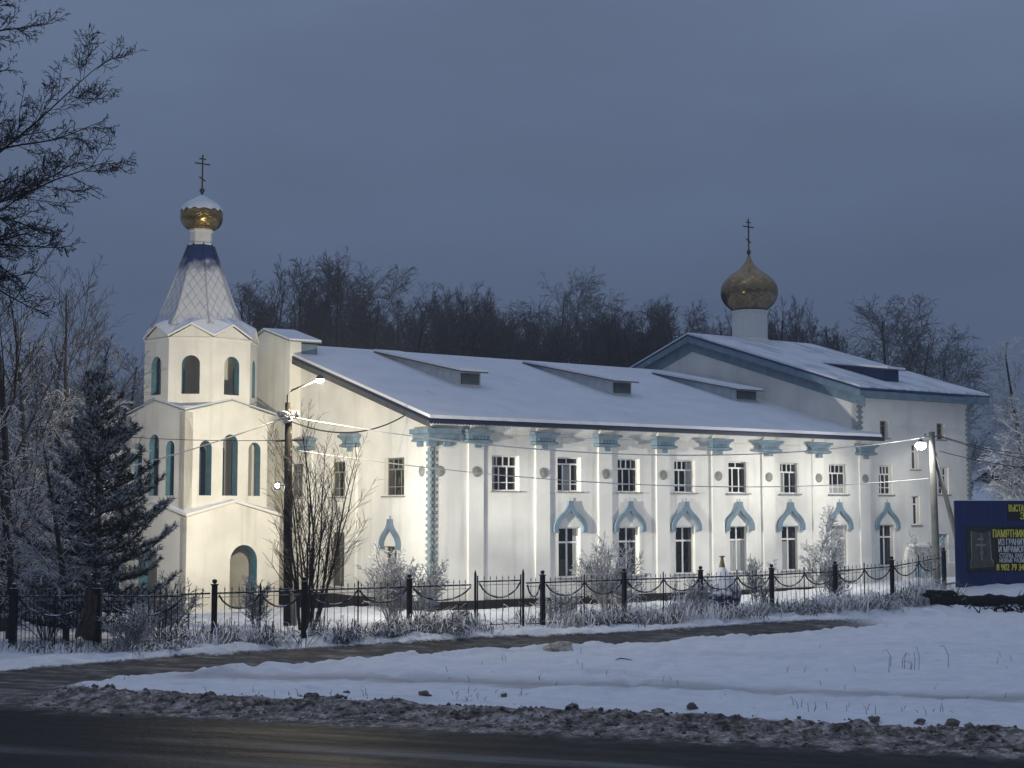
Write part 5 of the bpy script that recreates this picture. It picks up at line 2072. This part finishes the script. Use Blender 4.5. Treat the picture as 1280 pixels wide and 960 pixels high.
# pine: whorls of boughs, brushes of needles, snow lying on the brushes
def make_pine(loc, H, seed):
    rng = np.random.default_rng(seed)
    wood = Twigs()
    N, S = [], []           # blades: (base, dir, len, width)
    wood.add([np.array([0, 0, -.3]), np.array([.03, 0, H * .4]), np.array([-.02, .02, H * .75]), np.array([0, 0, H])], [.15, .11, .06, .012])

    def brush(p, d, L, snow):
        n = int(46 * L / .4)
        for i in range(n):
            f = rng.uniform(0, 1)
            a = rng.normal(0, 1, 3)
            a = unit(a - d * a.dot(d))
            nd = unit(a * rng.uniform(.55, 1.0) + d * rng.uniform(.5, 1.0))
            b = p + d * L * f
            up = nd[2]
            (S if (rng.random() < snow and up > .12) else N).append((b, nd, rng.uniform(.08, .15), rng.uniform(.008, .013)))

    def twig(p, d, L, snow):
        wood.add([p, p + d * L * .6, p + d * L], [.012, .009, .006])
        brush(p + d * L * .25, d, L * .78, snow)
    z = 0.55
    while z < H - .2:
        f = z / H
        Lb = (1 - f) ** .75 * 2.95 * (.95 if f > .2 else .7 + f * 1.25) + .16
        nb = 8 if f < .75 else 6
        a0 = rng.uniform(0, 6.28)
        for k in range(nb):
            if rng.random() < .16: continue
            a = a0 + 2 * PI * k / nb + rng.uniform(-.3, .3)
            L = Lb * rng.uniform(.55, 1.18)
            elev = .12 + .62 * f ** 1.3 + rng.uniform(-.16, .16)
            d = np.array([math.cos(a) * math.cos(elev), math.sin(a) * math.cos(elev), math.sin(elev)])
            p = np.array([0, 0, z + rng.uniform(-.1, .1)])
            pts = [p]
            m = 6
            dd = d.copy()
            for i in range(m):
                dd = unit(dd + np.array([0, 0, -.10 + .075 * i]) + rng.normal(0, .06, 3))
                pts.append(pts[-1] + dd * L / m)
            wood.add(pts, [.035 * (1 - i / (m + 1)) * (1 - f * .5) + .006 for i in range(m + 1)])
            snow = rng.choice([.12, .35, .6, .9])
            brush(pts[-2], unit(pts[-1] - pts[-2]), L / m * 1.6, snow)
            ns = max(3, int(L * 7))
            for q in range(ns):
                g = .22 + .76 * (q + rng.random()) / ns
                i = min(m - 1, int(g * m))
                b = pts[i] + (pts[i + 1] - pts[i]) * (g * m - i)
                fd = unit(pts[i + 1] - pts[i])
                side = unit(np.cross(fd, [0, 0, 1])) * (1 if q % 2 else -1)
                td = unit(fd * rng.uniform(.5, .9) + side * rng.uniform(.5, .9) + np.array([0, 0, rng.uniform(.1, .6)]))
                tl = rng.uniform(.25, .5) * (1.1 - .5 * g) * (1 if f < .8 else .6) + .08
                twig(b, td, tl, snow)
                if L > 1.0 and rng.random() < .75:
                    sd = unit(td + np.cross(td, [0, 0, 1]) * rng.uniform(-.9, .9) + np.array([0, 0, .15]))
                    twig(b + td * tl * .5, sd, tl * .7, snow)
        z += .44 - .18 * f
    for k in range(5):
        a = k * 1.26
        twig(np.array([0, 0, H - .3]), unit(np.array([.35 * math.cos(a), .35 * math.sin(a), 1])), .4, .1)
    twig(np.array([0, 0, H - .15]), np.array([0, 0, 1.0]), .45, .1)

    def blades(L, name, m):
        B = np.array([b for b, _, _, _ in L]); D = np.array([d for _, d, _, _ in L])
        l_ = np.array([l for _, _, l, _ in L])[:, None]; w = np.array([w for _, _, _, w in L])[:, None]
        rnd_ = rng.normal(0, 1, D.shape)
        A = np.cross(D, rnd_); A /= np.linalg.norm(A, axis=1, keepdims=True) + 1e-9
        v = np.stack([B - A * w, B + A * w, B + D * l_ + A * w * .4, B + D * l_ - A * w * .4], 1).reshape(-1, 3)
        f = np.arange(len(v)).reshape(-1, 4)
        return np_mesh(name, v, f, m, smooth=False)
    o = empty('pine_tree', loc)
    link('trunk', wood.mesh('trunk', M['bark'], 5), o)
    link('crown', blades(N, 'crown', M['needle']), o)
    link('snow_load', blades(S, 'snow_load', M['needle_snow']), o)
    return o


pp = at(118, 800, 46.0)
pine = make_pine((pp.x, 46.0, gz(pp.x, 46.0)), 8.0, 12)
tag(pine, 'dark green pine tree dusted with snow between near fence and bell tower', 'pine tree')


# shrubs, rimed
def shrub(px, py, Y, H, n, spread, m, seed, label, name='frosted_shrub', cat='shrub', cfgx=None):
    rng = np.random.default_rng(seed)
    t, c = Twigs(), Twigs()
    cfg = dict(segs=[5, 3, 2], wob=[.10, .16, .2], up=[.03, .0, -.08], tap=[.8, .7, .5], n=[9, 5], ref=[1, .5], **{'from': [.25, .15]}, ang=[.6, .7], len=[.42, .5], rr=[.6, .6],
               trunk_lev=-1, shape=lambda f: 1.1 - .6 * f, rmin=.011 if m is M['hoar'] else .007)
    cfg.update(cfgx or {})
    for k in range(n):
        a = rng.uniform(0, 6.28)
        s = rng.uniform(.05, spread)
        grow(rng, t, c, np.array([.1 * math.cos(a), .1 * math.sin(a), -.1]), np.array([s * math.cos(a), s * math.sin(a), 1.0]), H * rng.uniform(.6, 1.05), .014, 0, cfg)
    x = at(px, py, Y).x
    me = c.mesh(name, m, 3)
    return tag(link(name, me, None, (x, Y, gz(x, Y)), 0), label, cat)


shrub(492, 700, 52.6, 2.6, 26, .38, M['hoar'], 1, 'dense white rimed shrub under the small arch of the gable end')
shrub(528, 690, 52.8, 2.3, 12, .55, M['hoar'], 14, 'loose rimed twigs leaning right beside the corner of the hall')
shrub(762, 690, 57.3, 2.7, 30, .65, M['hoar'], 2, 'wide frosted shrub behind the fence before the second tall window')
shrub(1022, 640, 64.0, 4.0, 3, .10, M['hoar'], 3, 'slim frosted young tree before the sixth tall window', 'young_tree', 'tree', dict(n=[34, 7], len=[.30, .45], ang=[.85, .7], segs=[9, 3, 2], up=[.03, .05, 0]))
shrub(945, 690, 60.5, 1.9, 12, .5, M['frost'], 4, 'brownish frosted plant with seed heads right of the blue cupola', 'seedhead_plant', 'plant')
shrub(868, 700, 57.5, 1.5, 20, .8, M['hoar'], 5, 'low white rimed shrub left of the blue cupola')
shrub(1045, 700, 64.5, 1.7, 18, .7, M['frost'], 6, 'low frosted bush right of the slim young tree')
shrub(205, 720, 46.5, 1.8, 26, .9, M['frost'], 7, 'sprawling frosted bush below the right side of the pine')
shrub(322, 700, 48.5, 2.0, 12, .4, M['frost'], 8, 'thin frosted shrub before the arched tower doorway')
shrub(165, 760, 42.9, 1.3, 24, 1.0, M['frost'], 9, 'low frosted bush at the outer side of the broken fence end')
shrub(1160, 690, 71.0, 2.2, 8, .5, M['frost'], 10, 'thin frosted shrub at the foot of the concrete pole')
shrub(700, 740, 54.8, 1.2, 24, 1.0, M['hoar'], 13, 'low spreading rimed bush just right of the gate')
shrub(60, 720, 45.5, 2.2, 26, .6, M['frost'], 15, 'frosted bush behind the close pickets left of the cloth')

# frosted rank grass along the fences
rng = np.random.default_rng(42)
B, D, Ls = [], [], []
for k in range(27000):
    t = rng.uniform(-1.5, 33)
    off = rng.normal(-1.1, .8) if rng.random() < .85 else rng.normal(.3, .8)
    w = FA + U * t + V * off
    if seg_dist(w[0], w[1], TRACK) < 2.3: continue
    if 8.6 < t < 11.8 and rng.random() < .93: continue
    cl = float(fbm(np.array(w[0] * .8), np.array(w[1] * .8), 61, 3))
    if rng.random() > sstep(.34, .70, cl): continue
    B.append((w[0], w[1], 0)); Ls.append(rng.uniform(.30, 1.15) * (.15 + 1.6 * cl))
for k in range(2600):
    w = np.array([rng.uniform(-20, -9), 43.2 + rng.normal(-.1, .5)])
    if seg_dist(w[0], w[1], TRACK) < 1.8: continue
    B.append((w[0], w[1], 0)); Ls.append(rng.uniform(.15, .5))
B = np.array(B); Ls = np.array(Ls)[:, None]
B[:, 2] = ground_all(B[:, 0], B[:, 1])[0] - .03
n = len(B)
ang = rng.uniform(0, 6.28, n) * .35 + 9.0 * fbm(B[:, 0] * .9, B[:, 1] * .9, 91, 2)
lean = rng.uniform(.1, 1.5, n)
d0 = np.stack([np.cos(ang) * lean, np.sin(ang) * lean, np.ones(n)], 1); d0 /= np.linalg.norm(d0, axis=1, keepdims=True)
p1 = B + d0 * Ls * .55
d1 = d0 + np.stack([np.cos(ang), np.sin(ang), -np.ones(n) * .9], 1) * rng.uniform(.5, 2.0, n)[:, None]
d1 /= np.linalg.norm(d1, axis=1, keepdims=True)
p2 = p1 + d1 * Ls * .5
sd = np.stack([-np.sin(ang), np.cos(ang), np.zeros(n)], 1)
wv = rng.uniform(.008, .020, n)[:, None]
v = np.stack([B - sd * wv, B + sd * wv, p1 + sd * wv, p1 - sd * wv, p2 + sd * wv * .4, p2 - sd * wv * .4], 1).reshape(-1, 3)
i0 = np.arange(n)[:, None] * 6
f = np.concatenate([i0 + np.array([0, 1, 2, 3]), i0 + np.array([3, 2, 4, 5])])
tag(link('frosted_grass', np_mesh('frosted_grass', v, f, M['hoar'], smooth=False)), kind='stuff')


# ------------------------------------------------------------------ small things on the ground
def clod_mesh(seed, n=2, squash=.75, m='clod', amp=.6):
    bm = bmesh.new()
    bmesh.ops.create_icosphere(bm, subdivisions=n, radius=1.0)
    r = np.random.default_rng(seed)
    ph = r.uniform(0, 6.28, (5, 3)); fr = r.uniform(1.2, 4.0, (5, 3))
    for vtx in bm.verts:
        c = vtx.co
        s = sum(math.sin(c.x * fr[k][0] + ph[k][0]) * math.sin(c.y * fr[k][1] + ph[k][1]) * math.sin(c.z * fr[k][2] + ph[k][2]) for k in range(5)) / 2.2
        vtx.co = c * (1 + amp * s + r.uniform(-.14, .14))
        vtx.co.z *= squash
    me = bpy.data.meshes.new('snow_clod')
    bm.to_mesh(me); bm.free()
    me.materials.append(M[m])
    return me


clods = [clod_mesh(i) for i in range(6)]
cl_specs = [(531, 868, .13, 'single dark upright clod of frozen snow on the bank below the gate'), (1190, 907, .17, 'largest brown clod on the snow bank near the right edge'), (262, 869, .14, 'dark brown clod on the left end of the snow bank'),
            (865, 884, .12, 'round pale clod at the upper rim of the bank below the tall windows'), (433, 866, .10, 'small brown clod on the bank rim below the hall corner'), (390, 872, .16, 'broad brown clod low on the bank right of the leftmost one'),
            (1093, 900, .12, 'grey clod on the bank below the right block'), (1150, 902, .10, 'small grey clod just left of the largest clod'), (1215, 918, .12, 'pale clod right of the largest clod'), (630, 869, .08, 'tiny pale clod on the bank rim below the first tall window')]
for i, (px, py, s, lb) in enumerate(cl_specs):
    # walk down the ray until the ground
    Y = 34.0
    while Y > 22:
        p = at(px, py, Y)
        if p.z <= gz(p.x, p.y) + .02: pass
        else: break
        Y -= .1
    o = link('snow_clod', clods[i % 6], None, (p.x, p.y, gz(p.x, p.y) + s * .18), i * 1.3)
    o.scale = (s * .95, s * .8, s * .9)
    tag(o, lb, 'snow clod', 'frozen clods on the snow bank')
p = at(698, 816, 43)
o = link('snow_lump', clod_mesh(31, 3, .55, 'clod_yellow', .4), None, (p.x, 43, gz(p.x, 43) + .08), .4)
o.scale = (.38, .25, .28)
tag(o, 'yellowish lump of trampled snow in the middle of the white field', 'snow lump')
# loose debris of the ploughed bank
rng = np.random.default_rng(9)
bmb = MB()
small = [clod_mesh(50 + i, 1) for i in range(5)]
tv = [([tuple(v.co) for v in m.vertices], [tuple(p.vertices) for p in m.polygons]) for m in small]
n = 1700
xs_ = rng.uniform(-10.5, 14, n)
ss = np.clip(rng.normal(1.15, .6, n), -.3, 2.6)
ys_ = 28.1 - .344 * xs_ + ss / RC
zs_ = ground_all(xs_, ys_)[0]
for i in range(n):
    s = float(rng.gamma(1.5, .013) + .008)
    M4 = Matrix.Translation((xs_[i], ys_[i], zs_[i] + s * .05)) @ Matrix.Rotation(rng.uniform(0, 6), 4, 'Z') @ Matrix.Scale(s, 4)
    a, b = tv[i % 5]
    bmb.add(a, b, 0, M4)
for m in small: bpy.data.meshes.remove(m)
tag(bmb.build('bank_rubble', M['clod']), kind='stuff')

# stick in the field, dry stems
p = at(780, 833, 40.0)
mb = MB(); mb.tube([(-.22, 0, 0), (-.1, .02, .05), (.05, 0, .035), (.22, .03, .0)], [.01, .016, .016, .008], 6)
tag(mb.build('stick', M['log'], None, loc=(p.x, 40, gz(p.x, 40) + .01)), 'short black stick lying on the open snow', 'stick')
rng = np.random.default_rng(19)
c_ = Twigs()
for k in range(9):
    x, y = rng.uniform(-1.1, 1.1), rng.uniform(-.6, .6)
    a, h_ = rng.uniform(0, 6.28), rng.uniform(.15, .62)
    q = np.array([x, y, 0])
    c_.add([q - [0, 0, .05], q + [.02, 0, h_ * .6], q + [.10 * math.cos(a), .1 * math.sin(a), h_], q + [.2 * math.cos(a), .2 * math.sin(a), h_ * .93]], [.008, .007, .006, .004])
p = at(1155, 842, 38.0)
tag(link('dry_weed', c_.mesh('dry_weed', M['shoot'], 4), None, (p.x, 38, gz(p.x, 38))), 'few dry weed stems poking out of the snow on the right of the field', 'weed')

rng = np.random.default_rng(63)
c_ = Twigs()
for k in range(420):
    if k % 3: x = rng.uniform(-9, 15); s_ = rng.uniform(2.4, 4.5)
    else: x = rng.uniform(-2, 17); s_ = rng.uniform(2.6, 17)
    y = 28.1 - .344 * x + s_ / RC
    if float(seg_dist(x, y, TRACK)) < 2.4 or fbm(np.array(x * .5), np.array(y * .5), 99, 2) < .46: continue
    a, h_ = rng.uniform(0, 6.28), rng.uniform(.04, .20)
    q = np.array([x, y, gz(x, y) - .01])
    c_.add([q, q + [.02 * math.cos(a), .02 * math.sin(a), h_ * .7], q + [.07 * math.cos(a), .07 * math.sin(a), h_]], [.007, .006, .004])
tag(link('dead_grass', c_.mesh('dead_grass', M['shoot'], 3)), kind='stuff')

# spare blue cupola standing in the yard
cp_ = at(903, 740, 62.0)
cz = gz(cp_.x, 62.0)
cup = empty('cupola', (cp_.x, 62.0, cz))
tag(cup, 'blue snow-capped cupola with gilt finial standing on the ground behind the fence', 'cupola')
k_ = 62 / F_PX
mb = MB()
prof = [(.50, -.1), (.62, .08), (.71, .28), (.745, .52), (.73, .78), (.66, .97), (.52, 1.14), (.38, 1.30), (.25, 1.46), (.15, 1.62), (.10, 1.70)]
mb.lathe(prof, 16)
mb.build('cupola_body', M['cupola'], cup, True)
mb = MB()
for j in range(16):
    a = 2 * PI * j / 16
    mb.tube([((r + .006) * math.cos(a), (r + .006) * math.sin(a), z) for r, z in prof[1:8]], .018, 5)
mb.build('cupola_ribs', M['cupola'], cup)
mb = MB(); mb.lathe([(.14, 1.62), (.11, 1.75), (.065, 1.98), (.06, 2.05), (.12, 2.07), (.12, 2.11), (0, 2.12)], 12)
mb.build('finial', M['dull_gold'], cup)

# dark fallen timber, pipe hoop and planks in the ditch before the billboard
lp = at(1215, 757, 60.0)
lg = empty('fallen_log', (lp.x, 60.0, gz(lp.x, 60.0)), R(-4))
tag(lg, 'long black fallen log with broken end lying in the ditch under the billboard', 'log')
mb = MB()
_r = random.Random(8)
mb.tube([(-1.6 + .25 * i, _r.uniform(-.06, .06), .22 - .02 * (i > 4) + _r.uniform(-.04, .04)) for i in range(21)], [.20 + _r.uniform(-.06, .07) for i in range(21)], 9)
mb.tube([(-1.75, .1, .50), (-1.2, .06, .44), (-.7, 0, .40)], [.11, .17, .12], 7)
mb.tube([(-1.9, -.05, .42), (-1.5, 0, .36)], [.07, .13], 6)
mb.build('log_trunk', M['log'], lg, True)
mb = MB()
for dx, h_ in ((1.95, .45), (2.1, .3), (1.75, .3), (2.6, .25)): mb.tube([(dx, 0, .3), (dx + .15, -.05, .3 + h_)], [.03, .008], 5)
mb.build('branch_stub', M['log'], lg)
mb = MB()
mb.tube([(.34 * math.cos(a), 0, .30 + .30 * math.sin(a)) for a in [PI * i / 12 for i in range(13)]], .06, 8)
p = at(1187, 757, 59.4)
tag(mb.build('pipe_hoop', M['log'], None, True, loc=(p.x, 59.4, gz(p.x, 59.4) - .02)), 'black pipe bent into a hoop beside the fallen log', 'pipe')
for i, (x0, y0, x1, y1, Y, lb) in enumerate(((1128, 745, 1196, 731, 66, 'longest snowy plank lying by the billboard edge'), (1095, 741, 1150, 737, 64.5, 'grey plank in the snow left of the longest plank'), (1108, 748, 1160, 743, 63, 'nearest dark plank half buried by the ditch'))):
    a, b = at(x0, y0, Y), at(x1, y1, Y + 1)
    za, zb = gz(a.x, a.y) + .10, gz(b.x, b.y) + .14
    L = math.hypot(b.x - a.x, b.y - a.y)
    mb = MB(); mb.box((0, -.09, -.03), (L, .09, .03))
    o = mb.build('plank', M['board_wood'], None, loc=(a.x, a.y, za), rz=math.atan2(b.y - a.y, b.x - a.x))
    o.rotation_euler.y = -math.atan2(zb - za, L)
    tag(o, lb, 'plank', 'planks by the ditch')
rng = np.random.default_rng(23)
c_ = Twigs()
for k in range(70):
    q = np.array([rng.normal(0, 1.2), rng.normal(0, .35), 0])
    d = unit(np.array([rng.normal(0, 1), rng.normal(0, .5), rng.uniform(.1, .8)]))
    L = rng.uniform(.3, .9)
    c_.add([q, q + d * L * .5, q + d * L + np.array([0, 0, -.1])], [.02, .016, .006])
p = at(1085, 748, 62)
tag(link('brushwood_heap', c_.mesh('brushwood_heap', M['shoot'], 4), None, (p.x, 62, gz(p.x, 62))), 'brown heap of cut brushwood before the last fence panels', 'brushwood')

rng = np.random.default_rng(29)
c_ = Twigs()
for k in range(60):
    q = np.array([rng.normal(0, .9), rng.normal(0, .3), 0])
    d = unit(np.array([rng.normal(0, .8), rng.normal(0, .5), rng.uniform(.3, 1.0)]))
    L = rng.uniform(.3, .8)
    c_.add([q, q + d * L * .5, q + d * L + np.array([0, 0, -.05])], [.03, .022, .008])
p = at(1266, 755, 59)
tag(link('brushwood_heap', c_.mesh('brushwood_heap', M['log'], 4), None, (p.x, 59, gz(p.x, 59))), 'black spiky heap of branches lying on the fallen log at the right edge', 'brushwood')

# neighbour's house beyond the right end
hp = at(1248, 640, 105)
hs_ = empty('wooden_house', (hp.x, 105, 0), R(-8))
tag(hs_, 'snow-roofed dark wooden house half seen between church and rimed tree', 'house')
mb = MB(); mb.prism([(-3.2, -.5), (4.8, -.5), (4.8, 5.0), (.8, 8.0), (-3.2, 5.0)], 0, 8); mb.build('wall', M['housewood'], hs_)
mb = MB()
for sg in (-1, 1):
    a, b, z0, z1 = .8 + sg * 4.6, .8, 4.55, 8.05
    vs = [(a, -.6, z0), (b, -.6, z1), (b, 8.6, z1), (a, 8.6, z0)]
    mb.add(vs + [(x, y, z + .3) for x, y, z in vs], [(0, 1, 2, 3), (4, 7, 6, 5), (0, 4, 5, 1), (3, 2, 6, 7), (0, 3, 7, 4)])
mb.build('roof', M['snow'], hs_)
mb = MB()
vs = [(-1.6, -.02, 5.9), (4.9, -.02, 4.7), (5.4, -3.2, 2.9), (-2.6, -3.2, 2.9)]
mb.add(vs + [(x, y, z + .25) for x, y, z in vs], [(0, 1, 2, 3), (4, 7, 6, 5), (0, 4, 5, 1), (2, 6, 7, 3), (0, 3, 7, 4), (1, 5, 6, 2)])
mb.build('porch_roof', M['snow'], hs_)
